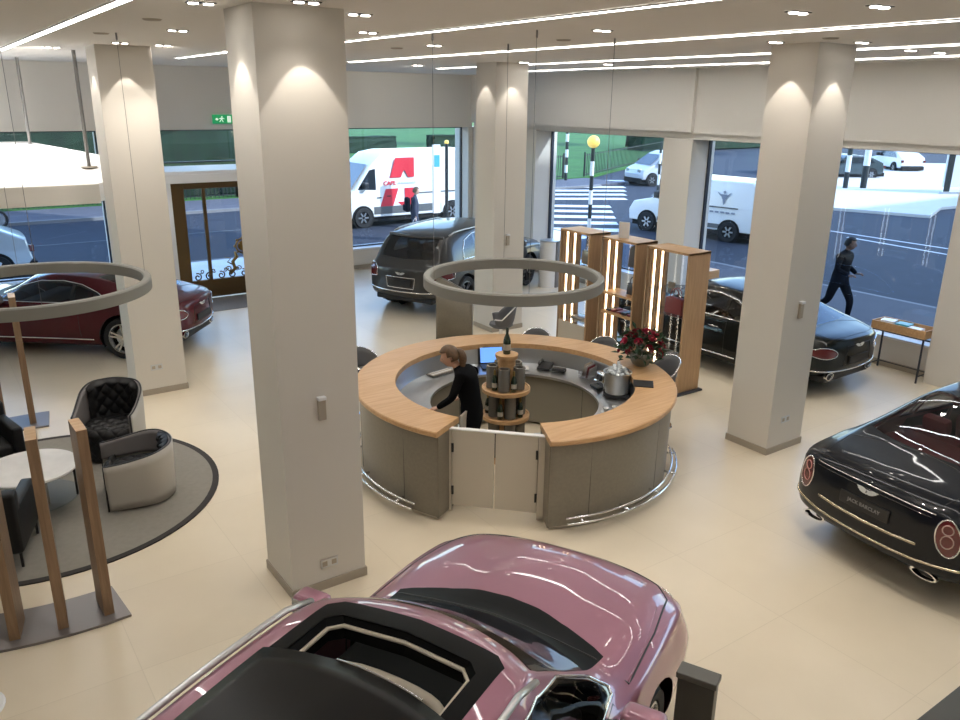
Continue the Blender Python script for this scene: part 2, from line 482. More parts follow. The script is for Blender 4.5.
def emit_panels(C, root, paint, D, glass, trim):
    C.part('body', 'body', paint, root)
    C.part('bonnet', 'bonnet', paint, root)
    if 'boot' in D: C.part('boot_lid', 'boot_lid', paint, root)
    C.part('cowl', 'cowl', M_matte, root)
    C.part('windscreen', 'windscreen', glass, root)
    C.part('rear_screen', 'rear_screen', glass, root)
    for nm, sd in (('l', 1), ('r', -1)):
        C.part('window_surround', 'window_surround', M_gloss, root, .001, cond=lambda c, n, sd=sd: c.y * sd > 0)
        for i in range(len(D['doors'])):
            d = C.part('door%d%s' % (i, nm), 'door', paint, root)
            if d:
                hx, hz = D['handles'][i]
                P3 = C.proj([(hx - .1, hz), (hx + .1, hz)], 'y', sd, .025)
                if len(P3) == 2:
                    m = (P3[0] + P3[1]) / 2
                    link('handle', tube(B(), [P3[0] - Vector((0, sd * .02, 0)), P3[0], m + Vector((0, sd * .008, 0)), P3[1], P3[1] - Vector((0, sd * .02, 0))], .010, 6), trim, d, smooth=True)
        for i in range(len(D['panes'])):
            C.part('pane%d%s' % (i, nm), 'side_window', glass, root)
        C.line('window_trim', D['dlo'], 'y', sd, D.get('trim_r', .009), trim, root, closed=True, off=.003)
        for q in D['doors']: C.line('door_seam', q, 'y', sd, .004, M_black, root, closed=True, off=-.001)
        for q in D.get('side_lines', []): C.line('side_moulding', q, 'y', sd, .012, trim, root, off=.003)
    C.line('bonnet_seam', D['bonnet'], 'z', 1, .007, M_black, root, closed=True, off=-.001, n=8)
    if 'boot' in D: C.line('boot_seam', D['boot'], 'z', 1, .005, M_black, root, closed=True, off=-.001, n=8)

def mirrors(root, x, y, z, paint):
    for sd in (1, -1):
        b = B(); box(b, x - .06, x + .10, y, y + .24, z - .02, z + .14, .045, 3)
        if sd < 0: b.transform(Matrix.Scale(-1, 4, (0, 1, 0)))
        o = link('door_mirror', b, paint, root, smooth=SM)
        g = bx(x - .064, x - .058, y + .03, y + .22, z + .01, z + .12)
        if sd < 0: g.transform(Matrix.Scale(-1, 4, (0, 1, 0)))
        link('mirror_glass', g, M_lamp, o)
        s = B(); tube(s, [(x + .02, sd * (y - .12), z - .03), (x + .02, sd * (y + .05), z + .03)], .022, 8); link('mirror_stalk', s, M_black, o)

def recentre(root, L):
    for o in root.children_recursive:
        if o.type == 'MESH': o.data.transform(Matrix.Translation((-L / 2, 0, 0)))

def front_face(C, root, L, lamp_z, paint, grille_w=.36, g0=.42, g1=.82):
    """upright mesh grille and paired round lamps on the nose"""
    def patch(poly, name, m, off=.004):
        P3 = C.proj(poly, 'x', 1, off)
        if len(P3) < 3: return None
        t = bmesh.new(); t.faces.new([t.verts.new(p) for p in P3]); bmesh.ops.triangulate(t, faces=t.faces[:]); return link(name, t, m, root)
    n = 20
    g = [(grille_w * math.copysign(abs(math.cos(a)) ** .5, math.cos(a)), (g0 + g1) / 2 + (g1 - g0) / 2 * math.copysign(abs(math.sin(a)) ** .5, math.sin(a))) for a in [2 * PI * i / n for i in range(n)]]
    o = patch(g, 'grille', M_black, .006)
    C.line('grille_surround', g, 'x', 1, .012, M_chrome, root, closed=True, n=2)
    for sd in (1, -1):
        for yy, rr in ((.56, .11), (.76, .075)):
            q = [(sd * yy + rr * math.cos(a), lamp_z + rr * math.sin(a)) for a in [2 * PI * i / 18 for i in range(18)]]
            patch(q, 'headlamp', M_lamp, .008); C.line('lamp_bezel', q, 'x', 1, .008, M_chrome, root, closed=True, n=1)

def rear_lamps(C, root, poly, name='tail_lamp', m=None, rim=True):
    for sd in (1, -1):
        q = poly if sd == 1 else mirror_poly(poly)
        C.cut(q, 'x', 'tl%d' % sd, lambda c, n, sd=sd: c.x < 1.0 and c.y * sd > .25 and n.x < .35)
        o = C.part('tl%d' % sd, name, m or M_tail, root, .004)
        if o and rim: C.line('lamp_bezel', q, 'x', -1, .007, M_chrome, o, closed=True, off=.006, n=3)

def plate(C, root, y, z, w, h, words=None, m=None):
    P3 = C.proj([(y, z)], 'x', -1, 0)
    if not P3: return
    p = P3[0]; o = link('number_plate', bx(p.x - .012, p.x + .01, y - w / 2, y + w / 2, z - h / 2, z + h / 2, .003), m or M_black, root)
    if words: text('plate_lettering', words, h * .42, M_platetxt, o, frame_mtx((p.x - .0125, y, z), (0, -1, 0), (0, 0, 1)), .001, bold=.001)
    return o
M_platetxt = mat('plate_letters', (.22, .22, .22), .4)

# ---- tall luxury estate: used for the pink and the graphite car
SUV_ST = [(0, .44, .84, .76, .84, .96, .68, 1.00, 1.02), (.12, .37, .92, .74, .905, 1.01, .74, 1.09, 1.12), (.36, .30, .97, .70, .935, 1.04, .72, 1.40, 1.43), (.62, .26, .985, .70, .945, 1.06, .70, 1.585, 1.625),
          (1.2, .24, .997, .68, .95, 1.07, .70, 1.655, 1.71), (2.0, .24, .992, .66, .945, 1.06, .70, 1.675, 1.74), (2.75, .24, .992, .66, .94, 1.05, .69, 1.655, 1.72), (3.0, .24, .992, .66, .935, 1.04, .675, 1.62, 1.68), (3.12, .24, .992, .66, .935, 1.04, .68, 1.56, 1.62),
          (3.58, .24, .995, .66, .945, 1.03, .74, 1.27, 1.32), (3.82, .24, 1.01, .66, .955, 1.02, .79, 1.14, 1.19), (4.3, .25, 1.03, .68, .97, .99, .80, 1.08, 1.14), (4.8, .28, 1.03, .68, .955, .94, .78, 1.01, 1.07), (5.05, .33, 1.01, .64, .91, .87, .75, .94, .99), (5.17, .38, .945, .60, .86, .79, .70, .84, .89)]
def make_suv(name, label, paint, open_roof, m_lin, m_seat, m_rim, loc, rz, words=None, group=None):
    root = thing(name, label, 'car', loc, rz, group)
    L = 5.24
    C = Car(dict(st=SUV_ST, W=1., bow=(2.3, 3.2, 3.9, 4.3), kf=.15, kr=.20, rear_bulge=.04,
                 zmod=[lambda x, y, z: .022 * sstep(3.75, 4.0, x) * (1 - sstep(.26, .36, abs(y))) * (1 - sstep(4.85, 5.1, x)) if z > .85 else 0]))
    D = dict(belt=1.06, cowl=(4.00, .87), wsbase=(3.70, .80), wstop=(3.08, .64), rwbase=(.17, .72), rwtop=(.56, .58), rk=.14,
             dlo=[(.98, 1.13), (1.02, 1.32), (1.22, 1.50), (1.6, 1.585), (2.2, 1.61), (2.8, 1.575), (3.12, 1.46), (3.48, 1.22), (3.58, 1.12), (3.55, 1.095)],
             panes=[[(1.03, 1.15), (1.07, 1.33), (1.24, 1.48), (1.58, 1.56), (1.58, 1.12)], [(1.64, 1.12), (1.64, 1.57), (2.2, 1.59), (2.38, 1.575), (2.38, 1.115)], [(2.45, 1.115), (2.45, 1.57), (2.8, 1.555), (3.10, 1.44), (3.45, 1.21), (3.53, 1.13), (3.50, 1.115)]],
             doors=[[(1.55, 1.08), (1.42, .80), (1.62, .38), (2.40, .36), (2.42, 1.08)], [(2.44, 1.08), (2.42, .36), (3.42, .36), (3.55, .6), (3.50, 1.08)]], handles=[(1.65, .93), (2.6, .93)],
             bonnet=[(3.74, -.91), (4.3, -.90), (4.8, -.85), (4.95, -.74), (5.06, -.4), (5.10, 0), (5.06, .4), (4.95, .74), (4.8, .85), (4.3, .90), (3.74, .91)],
             side_lines=[[(1.5, .40), (3.6, .40)]])
    common_panels(C, root, paint, D, m_lin, M_glass_dark)
    wheels = (1.02, 4.02, .385, .855); finish_car(C, root, paint, wheels, {})
    if open_roof:
        rr = lambda x0, x1, y, k: [(x0, -y + k), (x0 + k, -y), (x1 - k, -y), (x1, -y + k), (x1 + .03, 0), (x1, y - k), (x1 - k, y), (x0 + k, y), (x0, y - k)]
        C.cut(rr(.85, 2.88, .54, .07), 'z', 'roof_black', UPZ)
        C.cut(rr(1.95, 2.74, .45, .06), 'z', 'opening', UPZ, 'roof_black'); C.drop('opening')
        C.part('roof_black', 'roof_surround', M_matte, root, .001)
        fr = C.proj([p for p in rr(1.66, 2.38, .405, .07)], 'z', 1, -.05) if 0 else [Vector((x, y, 1.665 - .02 * abs(y))) for x, y in rr(1.90, 2.72, .42, .06)]
        link('sunroof_frame', tube(B(), fr, .012, 8, True), M_cream, root, smooth=True)
        b = B(); o_, i_ = rr(1.86, 2.75, .455, .07), rr(1.90, 2.72, .42, .06); t = bmesh.new()
        A = [t.verts.new((x, y, 1.705 - .02 * abs(y))) for x, y in o_]; Q = [t.verts.new((x, y, 1.655 - .02 * abs(y))) for x, y in i_]; Z = [t.verts.new((x, y, 1.58)) for x, y in i_]
        for i in range(len(A)):
            t.faces.new((A[i - 1], A[i], Q[i], Q[i - 1])); t.faces.new((Q[i - 1], Q[i], Z[i], Z[i - 1]))
        merge(b, t); link('sunroof_well', b, M_matte, root)
        # glass panel slid back and raised over the rear of the roof
        t = bmesh.new(); nx, ny = 14, 14; G = []
        for i in range(nx + 1):
            row = []
            for j in range(ny + 1):
                y = -.52 + 1.04 * j / ny; x = .80 + (2.30 + .07 * (1 - (2 * y) ** 2) - .80) * i / nx
                h = C.bvh.ray_cast(Vector((x, y, 4)), Vector((0, 0, -1)))[0]
                row.append(t.verts.new((x, y, h.z + .012 + .035 * sstep(.8, 1.3, x))))
            G.append(row)
        for i in range(nx):
            for j in range(ny): t.faces.new((G[i][j], G[i + 1][j], G[i + 1][j + 1], G[i][j + 1]))
        gp = link('sunroof_panel', t, M_glossroof, root, smooth=True); md = gp.modifiers.new('s', 'SOLIDIFY'); md.thickness = .008
        q = C.proj([(2.305 + .07 * (1 - (2 * y) ** 2), y) for y in [-.36 + .07 * i for i in range(8)]], 'z', 1, .047)
        link('panel_edge_strip', tube(B(), q, .004, 5), M_chrome, gp)
        # cream header and grab handle seen through the opening
        b = B(); tube(b, catmull([(2.2, .36, 1.25), (2.42, .36, 1.47), (2.62, .28, 1.50), (2.62, -.22, 1.50), (2.5, -.36, 1.44), (2.25, -.38, 1.2)], 5), .03, 8); link('cream_pillar_trim', b, M_cream, root, smooth=True)
    C.cut([(-.30, .62), (-.30, .82), (.30, .82), (.30, .62)], 'x', 'plate_recess', lambda c, n: c.x < .4)
    rear_lamps(C, root, [(.62, .80), (.60, .98), (.72, 1.04), (.95, 1.03), (.97, .82), (.86, .78)])
    C.part('plate_recess', 'plate_recess', M_black, root, .001)
    emit_panels(C, root, paint, D, M_glass_dark, M_chrome)
    C.line('rear_chrome_strip', [(-.88, .56), (-.5, .535), (0, .53), (.5, .535), (.88, .56)], 'x', -1, .016, M_chrome, root, n=6)
    q = [(-.32, .61), (-.35, .83), (.35, .83), (.32, .61)]
    C.line('plate_frame', q, 'x', -1, .009, M_chrome, root, closed=True, n=4, off=.004)
    plate(C, root, 0, .72, .52, .11, words)
    p = C.proj([(0, .90)], 'x', -1, .004)[0]
    wing_badge(root, frame_mtx(p, (0, -1, 0), (.25, 0, .97)), 1.15)
    link('rear_diffuser', bx(.10, .4, -.7, .7, .30, .42, .03), M_black, root)
    # roof spoiler over the rear screen
    sp = C.proj([(.52 + .1 * (y / .7) ** 2, y) for y in [-.66 + .11 * i for i in range(13)]], 'z', 1, .012)
    link('roof_spoiler', tube(B(), sp, .022, 6, flat=2.), paint, root, smooth=True)
    for sd in (1, -1):
        pr = C.proj([(.85 + .15 * i, sd * (.69 - .012 * abs(i - 6.5) ** 1.1 / 4)) for i in range(14)], 'z', 1, .03)
        pr[0] -= Vector((.05, 0, .035)); pr[-1] += Vector((.05, 0, -.03))
        link('roof_rail', tube(B(), pr, .02, 8, flat=.8), M_satin, root, smooth=True)
    front_face(C, root, L, .80, paint)
    # bonnet edge highlights: raised fender line
    for sd in (1, -1):
        C.line('wing_crease', [(3.75, sd * .90), (4.2, sd * .885), (4.6, sd * .83)], 'z', 1, .003, paint, root, off=0)
    mirrors(root, 3.32, .99, 1.10, paint)
    interior(C, root, .5, 3.7, 1.06, m_lin)
    for (sx, sy) in ((2.55, .38), (2.55, -.38), (1.55, .40), (1.55, -.40), (1.55, 0)):
        make_seat(root, sx, sy, .52, m_seat, w=.5 if sx > 2 else .4)
    link('dashboard', bx(3.0, 3.45, -.75, .75, .85, 1.05, .05), m_lin, root)
    b = B(); lathe(b, [(.17, -.012), (.185, 0), (.17, .012), (.155, 0)], 24, close=True, mtx=Matrix.Translation((2.93, -.38, 1.0)) @ Matrix.Rotation(1.2, 4, 'Y')); link('steering_wheel', b, M_black, root, smooth=True)
    add_wheels(root, wheels, m_rim, 10, 1, .275)
    recentre(root, L)
    return root

# ---- low two door coupe
GT_ST = [(0, .42, .84, .70, .83, .82, .60, .875, .90), (.12, .35, .91, .68, .885, .875, .66, .94, .965), (.42, .27, .965, .66, .925, .915, .70, .985, 1.01), (.75, .22, .98, .64, .93, .93, .64, 1.06, 1.10),
         (1.3, .20, .985, .62, .92, .93, .585, 1.24, 1.295), (1.9, .19, .972, .60, .90, .92, .585, 1.335, 1.39), (2.3, .19, .966, .60, .895, .91, .59, 1.345, 1.405), (2.75, .19, .966, .60, .895, .905, .59, 1.27, 1.335),
         (3.3, .19, .972, .60, .895, .895, .67, 1.02, 1.07), (3.55, .19, .978, .60, .895, .885, .71, .935, .985), (4.1, .21, .978, .60, .88, .85, .68, .885, .94), (4.5, .24, .94, .58, .83, .79, .62, .81, .86), (4.72, .30, .87, .55, .77, .71, .58, .73, .77), (4.79, .34, .83, .53, .74, .68, .56, .70, .73)]
def make_coupe(name, label, paint, m_lin, m_seat, m_rim, loc, rz, glass, words=None, chrome=None):
    root = thing(name, label, 'car', loc, rz); L = 4.84; chrome = chrome or M_chrome
    def haunch(x, y, z): return .035 * math.exp(-((x - 1.05) / .5) ** 2) * sstep(.5, .8, abs(y)) if z > .6 else 0
    C = Car(dict(st=GT_ST, W=.98, bow=(2.2, 3.0, 3.6, 4.0), kf=.44, kr=.26, rear_bulge=.05, zmod=[haunch, lambda x, y, z: .018 * (1 - sstep(.0, .14, x)) if z > .88 else 0]))
    D = dict(belt=.93, cowl=(3.60, .84), wsbase=(3.42, .78), wstop=(2.62, .55), rwbase=(.52, .62), rwtop=(1.5, .50), rk=.16,
             dlo=[(1.18, .985), (1.45, 1.12), (1.75, 1.225), (2.1, 1.275), (2.5, 1.265), (2.85, 1.17), (3.2, 1.0), (3.28, .945), (3.2, .93), (1.3, .95)],
             panes=[[(1.24, .985), (1.47, 1.10), (1.76, 1.20), (1.85, 1.215), (1.85, .955), (1.33, .965)], [(1.91, .955), (1.91, 1.235), (2.1, 1.25), (2.5, 1.24), (2.83, 1.15), (3.15, .99), (3.18, .955)]],
             doors=[[(1.75, .90), (1.72, .34), (3.20, .32), (3.30, .5), (3.25, .90)]], handles=[(1.98, .78)],
             bonnet=[(3.55, -.74), (4.1, -.76), (4.5, -.64), (4.66, -.40), (4.70, 0), (4.66, .40), (4.5, .64), (4.1, .76), (3.55, .74)],
             boot=[(.06, -.30), (.12, -.56), (.42, -.64), (.50, -.3), (.52, 0), (.50, .3), (.42, .64), (.12, .56), (.06, .30)],
             side_lines=[[(1.5, .335), (3.5, .325)]])
    common_panels(C, root, paint, D, m_lin, glass)
    wheels = (.98, 3.83, .36, .845); finish_car(C, root, paint, wheels, {})
    n = 18
    rear_lamps(C, root, [(.70 + .20 * math.cos(a), .735 + .085 * math.sin(a) + .02 * math.cos(a)) for a in [2 * PI * i / n for i in range(n)]])
    C.cut([(-.36, .52), (-.30, .82), (.30, .82), (.36, .52)], 'x', 'plate_recess', lambda c, n: c.x < .3)
    C.part('plate_recess', 'plate_panel', paint, root, -.004)
    C.line('plate_panel_edge', [(-.36, .52), (-.30, .82), (.30, .82), (.36, .52)], 'x', -1, .006, M_black, root, closed=True, off=0)
    emit_panels(C, root, paint, D, glass, chrome)
    C.line('rear_chrome_strip', [(-.84, .46), (-.5, .435), (0, .43), (.5, .435), (.84, .46)], 'x', -1, .013, chrome, root, n=6)
    plate(C, root, 0, .60, .52, .11, words)
    p = C.proj([(0, .80)], 'x', -1, .004)[0]; wing_badge(root, frame_mtx(p, (0, -1, 0), (.25, 0, .97)), 1.1)
    d = link('rear_diffuser', bx(.10, .4, -.62, .62, .24, .36, .03), M_black, root)
    for sd in (1, -1):
        link('exhaust_tip', lathe(B(), [(.055, -.05), (.06, 0), (.05, 0), (.045, -.05)], 20, mtx=Matrix.Translation((.06, sd * .54, .35)) @ Matrix.Diagonal((1, 1.7, 1, 1)) @ Matrix.Rotation(-PI / 2, 4, 'Y'), close=True), M_chrome, root, smooth=SM)
    front_face(C, root, L, .62, paint, .42, .34, .64)
    mirrors(root, 3.10, .93, .93, paint)
    interior(C, root, .7, 3.5, .93, m_lin)
    for (sx, sy) in ((2.15, .36), (2.15, -.36), (1.4, .34), (1.4, -.34)): make_seat(root, sx, sy, .34, m_seat, h=.5 if sx > 2 else .38)
    link('dashboard', bx(2.75, 3.1, -.7, .7, .66, .86, .05), m_lin, root)
    add_wheels(root, wheels, m_rim, 10, 1, .275)
    recentre(root, L); return root

# ---- long formal saloon
SAL_ST = [(0, .36, .90, .62, .84, .90, .62, .955, .98), (.10, .30, .945, .62, .875, .945, .67, 1.01, 1.04), (.5, .27, .945, .66, .895, .985, .70, 1.065, 1.10), (.70, .25, .957, .64, .90, 1.0, .70, 1.095, 1.135),
          (1.02, .24, .96, .63, .895, 1.0, .65, 1.22, 1.265), (1.68, .24, .963, .64, .895, 1.02, .61, 1.42, 1.475), (2.4, .24, .963, .64, .89, 1.02, .61, 1.465, 1.525), (3.1, .24, .963, .62, .88, .98, .60, 1.42, 1.485),
          (3.4, .24, .963, .62, .88, .975, .64, 1.30, 1.35), (3.8, .24, .963, .62, .88, .965, .71, 1.07, 1.12), (4.05, .24, .963, .62, .88, .955, .72, 1.02, 1.08), (4.9, .26, .94, .62, .85, .90, .68, .96, 1.02), (5.3, .30, .90, .60, .82, .84, .64, .89, .94), (5.48, .36, .85, .58, .78, .78, .60, .82, .86)]
def make_saloon(name, label, paint, m_lin, m_seat, m_rim, loc, rz, glass, words=None):
    root = thing(name, label, 'car', loc, rz); L = 5.56
    C = Car(dict(st=SAL_ST, W=.97, bow=(2.8, 3.5, 4.0, 4.4), kf=.38, kr=.17, rear_bulge=.05, zmod=[lambda x, y, z: .02 * math.exp(-((x - 1.1) / .7) ** 2) * sstep(.5, .8, abs(y)) if z > .6 else 0]))
    D = dict(belt=1.0, cowl=(4.0, .84), wsbase=(3.85, .78), wstop=(3.1, .56), rwbase=(.70, .70), rwtop=(1.58, .55), rk=.17,
             dlo=[(1.35, 1.10), (1.5, 1.22), (1.85, 1.345), (2.5, 1.39), (3.0, 1.365), (3.4, 1.21), (3.65, 1.05), (3.62, 1.02), (1.5, 1.035)],
             panes=[[(1.50, 1.10), (1.64, 1.22), (1.75, 1.265), (1.75, 1.05), (1.54, 1.055)], [(1.80, 1.05), (1.80, 1.29), (1.96, 1.33), (2.48, 1.37), (2.48, 1.04)], [(2.55, 1.04), (2.55, 1.37), (3.0, 1.345), (3.38, 1.19), (3.56, 1.06), (3.55, 1.04)]],
             doors=[[(1.72, 1.0), (1.62, .8), (1.82, .36), (2.50, .35), (2.52, 1.0)], [(2.53, 1.0), (2.52, .35), (3.60, .35), (3.68, 1.0)]], handles=[(1.85, .88), (2.7, .88)],
             bonnet=[(3.98, -.76), (4.9, -.72), (5.3, -.55), (5.42, 0), (5.3, .55), (4.9, .72), (3.98, .76)],
             boot=[(.05, -.40), (.10, -.62), (.56, -.70), (.66, -.35), (.69, 0), (.66, .35), (.56, .70), (.10, .62), (.05, .40)],
             side_lines=[[(1.5, .34), (4.1, .34)]])
    common_panels(C, root, paint, D, m_lin, glass)
    wheels = (1.20, 4.47, .37, .83); finish_car(C, root, paint, wheels, {})
    n = 18
    rear_lamps(C, root, [(.745 + .095 * math.cos(a) - .02 * math.sin(a), .75 + .17 * math.sin(a)) for a in [2 * PI * i / n for i in range(n)]])
    for sd in (1, -1): # bright inner loops of the lamps
        q = [(sd * (.745 + .048 * math.cos(a)), .72 + .06 * math.sin(a)) for a in [2 * PI * i / 12 for i in range(12)]]
        C.line('lamp_loop', q, 'x', -1, .006, M_pinkchrome, root, closed=True, n=1, off=.008)
        q = [(sd * (.735 + .042 * math.cos(a)), .83 + .045 * math.sin(a)) for a in [2 * PI * i / 12 for i in range(12)]]
        C.line('lamp_loop', q, 'x', -1, .006, M_pinkchrome, root, closed=True, n=1, off=.008)
    emit_panels(C, root, paint, D, glass, M_chrome)
    C.line('boot_face_line', [(-.62, .93), (-.3, .945), (0, .95), (.3, .945), (.62, .93)], 'x', -1, .006, M_chrome, root, n=6)
    C.line('boot_face_line', [(-.60, .895), (-.3, .91), (.3, .91), (.60, .895)], 'x', -1, .004, M_gloss, root, n=6)
    C.line('rear_chrome_bar', [(-.52, .605), (-.3, .60), (0, .598), (.3, .60), (.52, .605)], 'x', -1, .016, M_bronze, root, n=6, off=.008, flat=1.4)
    C.line('rear_chrome_strip', [(-.93, .52), (-.86, .475), (-.5, .45), (0, .445), (.5, .45), (.86, .475), (.93, .52)], 'x', -1, .014, M_bronze, root, n=6, off=.004)
    plate(C, root, 0, .74, .52, .12, words)
    p = C.proj([(0, .88)], 'x', -1, .006)[0]; wing_badge(root, frame_mtx(p, (0, -1, 0), (.3, 0, .95)), 1.1)
    link('rear_valance', bx(.14, .4, -.65, .65, .26, .36, .03), M_black, root)
    for sd in (1, -1):
        link('exhaust_tip', lathe(B(), [(.05, -.05), (.055, 0), (.045, 0), (.04, -.05)], 20, mtx=Matrix.Translation((.06, sd * .60, .32)) @ Matrix.Diagonal((1, 2.4, .8, 1)) @ Matrix.Rotation(-PI / 2, 4, 'Y'), close=True), M_chrome, root, smooth=SM)
    front_face(C, root, L, .72, paint, .34, .38, .86)
    mirrors(root, 3.45, .93, 1.02, paint)
    interior(C, root, .8, 3.9, 1.0, m_lin)
    for (sx, sy) in ((2.65, .36), (2.65, -.36), (1.85, .36), (1.85, -.36)): make_seat(root, sx, sy, .42, m_seat, w=.55, h=.56)
    link('parcel_shelf', bx(.82, 1.4, -.66, .66, .98, 1.02, .015), m_seat, root)
    link('dashboard', bx(3.2, 3.6, -.72, .72, .80, .98, .05), m_lin, root)
    add_wheels(root, wheels, m_rim, 10, 0, .275)
    recentre(root, L); return root
M_satin = mat('satin_silver', (.62, .62, .62), .3, .9)
M_badge = mat('badge_silver', (.62, .62, .60), .35, .3)
M_pinkchrome = mat('lamp_loop', (.75, .45, .42), .2, .6)
M_bronze = mat('pale_bronze_trim', (.62, .55, .42), .22, 1.)
M_glossroof = mat('dark_roof_glass', (.004, .004, .004), .3, spec=.2)
M_pink = mat('pink_metallic_paint', (.36, .15, .215), .35, .35, coat=1.)
M_darkred = mat('dark_red_paint', (.085, .006, .011), .35, .1, coat=.6, spec=.2)
M_graphite = mat('graphite_paint', (.022, .023, .024), .35, .25, coat=.6)
M_blackpaint = mat('black_green_paint', (.004, .006, .0055), .3, .0, coat=.5, spec=.12)
M_bluegrey = mat('blue_black_paint', (.004, .006, .010), .3, .0, coat=.5, spec=.12)
M_rim_silver = mat('silver_alloy', (.6, .6, .6), .25, .9)
M_rim_dark = mat('dark_alloy', (.08, .08, .085), .3, .8)
# ------------------------------------------------------------------ setting
def tile_mat():
    m = bpy.data.materials.new('floor_tile'); m.use_nodes = True; nt = m.node_tree; b = nt.nodes['Principled BSDF']; L = nt.links.new
    tc = nt.nodes.new('ShaderNodeTexCoord'); mp = nt.nodes.new('ShaderNodeMapping'); br = nt.nodes.new('ShaderNodeTexBrick'); n = nt.nodes.new('ShaderNodeTexNoise')
    mp.inputs['Location'].default_value = (.35, .2, 0)
    br.offset = 0.; br.inputs['Scale'].default_value = 1.; br.inputs['Brick Width'].default_value = 1.2; br.inputs['Row Height'].default_value = 1.2
    br.inputs['Mortar Size'].default_value = .004; br.inputs['Mortar Smooth'].default_value = .3
    br.inputs['Color1'].default_value = (*FLOOR_C, 1); br.inputs['Color2'].default_value = (FLOOR_C[0] * .96, FLOOR_C[1] * .955, FLOOR_C[2] * .95, 1); br.inputs['Mortar'].default_value = (FLOOR_C[0] * .88, FLOOR_C[1] * .87, FLOOR_C[2] * .85, 1)
    L(tc.outputs['Object'], mp.inputs['Vector']); L(mp.outputs[0], br.inputs['Vector'])
    n.inputs['Scale'].default_value = 1.1; n.inputs['Detail'].default_value = 6; L(tc.outputs['Object'], n.inputs['Vector'])
    mx = nt.nodes.new('ShaderNodeMix'); mx.data_type = 'RGBA'; mx.blend_type = 'MULTIPLY'; mx.inputs[0].default_value = 1.
    r = nt.nodes.new('ShaderNodeValToRGB'); r.color_ramp.elements[0].position = .3; r.color_ramp.elements[1].position = .7
    r.color_ramp.elements[0].color = (.93, .925, .91, 1); r.color_ramp.elements[1].color = (1, 1, 1, 1)
    L(n.outputs['Fac'], r.inputs['Fac']); L(br.outputs['Color'], mx.inputs[6]); L(r.outputs['Color'], mx.inputs[7]); L(mx.outputs[2], b.inputs['Base Color'])
    b.inputs['Roughness'].default_value = .30; b.inputs['Specular IOR Level'].default_value = .45
    return m
FLOOR_C = (.78, .685, .53)
M_floor = tile_mat()
M_wall = mat('wall_emulsion', (.77, .74, .685), .75)
M_ceil = mat('ceiling_emulsion', (.80, .765, .715), .85)
M_col = mat('column_plaster', (.68, .645, .585), .7)
M_skirt = mat('taupe_skirting', (.40, .35, .28), .6)
M_whiteframe = mat('white_frame', (.82, .83, .85), .4)
M_frame = mat('dark_window_frame', (.03, .035, .05), .4)
M_strip = mat('ceiling_light_diffuser', (.9, .9, .9), .5, emit=(1., .97, .93), es=17.)
M_spotem = mat('spot_lens', (.9, .9, .9), .5, emit=(1., .93, .84), es=14.)
M_glassw = glass_mat('window_glass', (.84, .91, .99), .025)  # blue cast of daylight is put into the tint
M_bronze_d = mat('dark_bronze', (.13, .085, .04), .35, .8)
M_gold = mat('gilt_bronze', (.26, .17, .06), .4, .9)
M_matt = mat('grey_doormat', (.17, .16, .15), .95, bump=.4, nscale=120)

struct('floor', bx(-8, 13.7, -4, 19.7, -.06, 0), M_floor)
struct('ceiling', bx(-8, 13.7, -4, 19.7, 4.95, 5.15), M_ceil)
struct('wall_back', bx(-8.2, 13.7, -4.2, -4, 0, 4.95), M_wall)
struct('wall_west', bx(-8.2, -8, -4.2, 19.7, 0, 4.95), M_wall)
# bulkheads over the shop windows
b = B(); box(b, -8, 13.0, 19.0, 19.7, 3.72, 4.95); box(b, -8, 13.0, 19.06, 19.5, 3.6, 3.72)
struct('wall_left', b, M_wall)
b = B(); box(b, 13.0, 13.7, -4, 19.0, 3.72, 4.95); box(b, 13.06, 13.6, -4, 19.06, 3.6, 3.72)
struct('wall_right', b, M_wall)
# piers between the windows
for n, (x0, x1) in enumerate(((-8, -6.5), (-2.9, -2.2), (3.42, 4.32), (7.5, 8.35), (12.86, 13.7))):
    struct('wall_left_pier', bx(x0, x1, 19.02, 19.7, 0, 3.6), M_col)
for n, (y0, y1) in enumerate(((16.22, 19.02), (11.2, 11.97), (5.1, 5.95), (-.4, .4), (-4, -3))):
    struct('wall_right_pier', bx(13.0, 13.7, y0, y1, 0, 3.6), M_col)
# sills
for x0, x1 in ((-6.5, -2.9), (-2.2, 3.42), (8.35, 12.86)):
    struct('wall_left_sill', bx(x0, x1, 19.1, 19.6, 0, .5), M_wall); struct('trim_left_sill', bx(x0, x1, 19.04, 19.62, .5, .54), M_whiteframe); struct('baseboard_left', bx(x0, x1, 19.07, 19.1, 0, .1), M_skirt)
for y0, y1 in ((11.97, 16.22), (5.95, 11.2), (.4, 5.1), (-3, -.4)):
    struct('wall_right_sill', bx(13.32, 13.65, y0, y1, 0, .5), M_wall); struct('trim_right_sill', bx(13.26, 13.68, y0, y1, .5, .54), M_whiteframe); struct('baseboard_right', bx(13.29, 13.32, y0, y1, 0, .1), M_skirt)
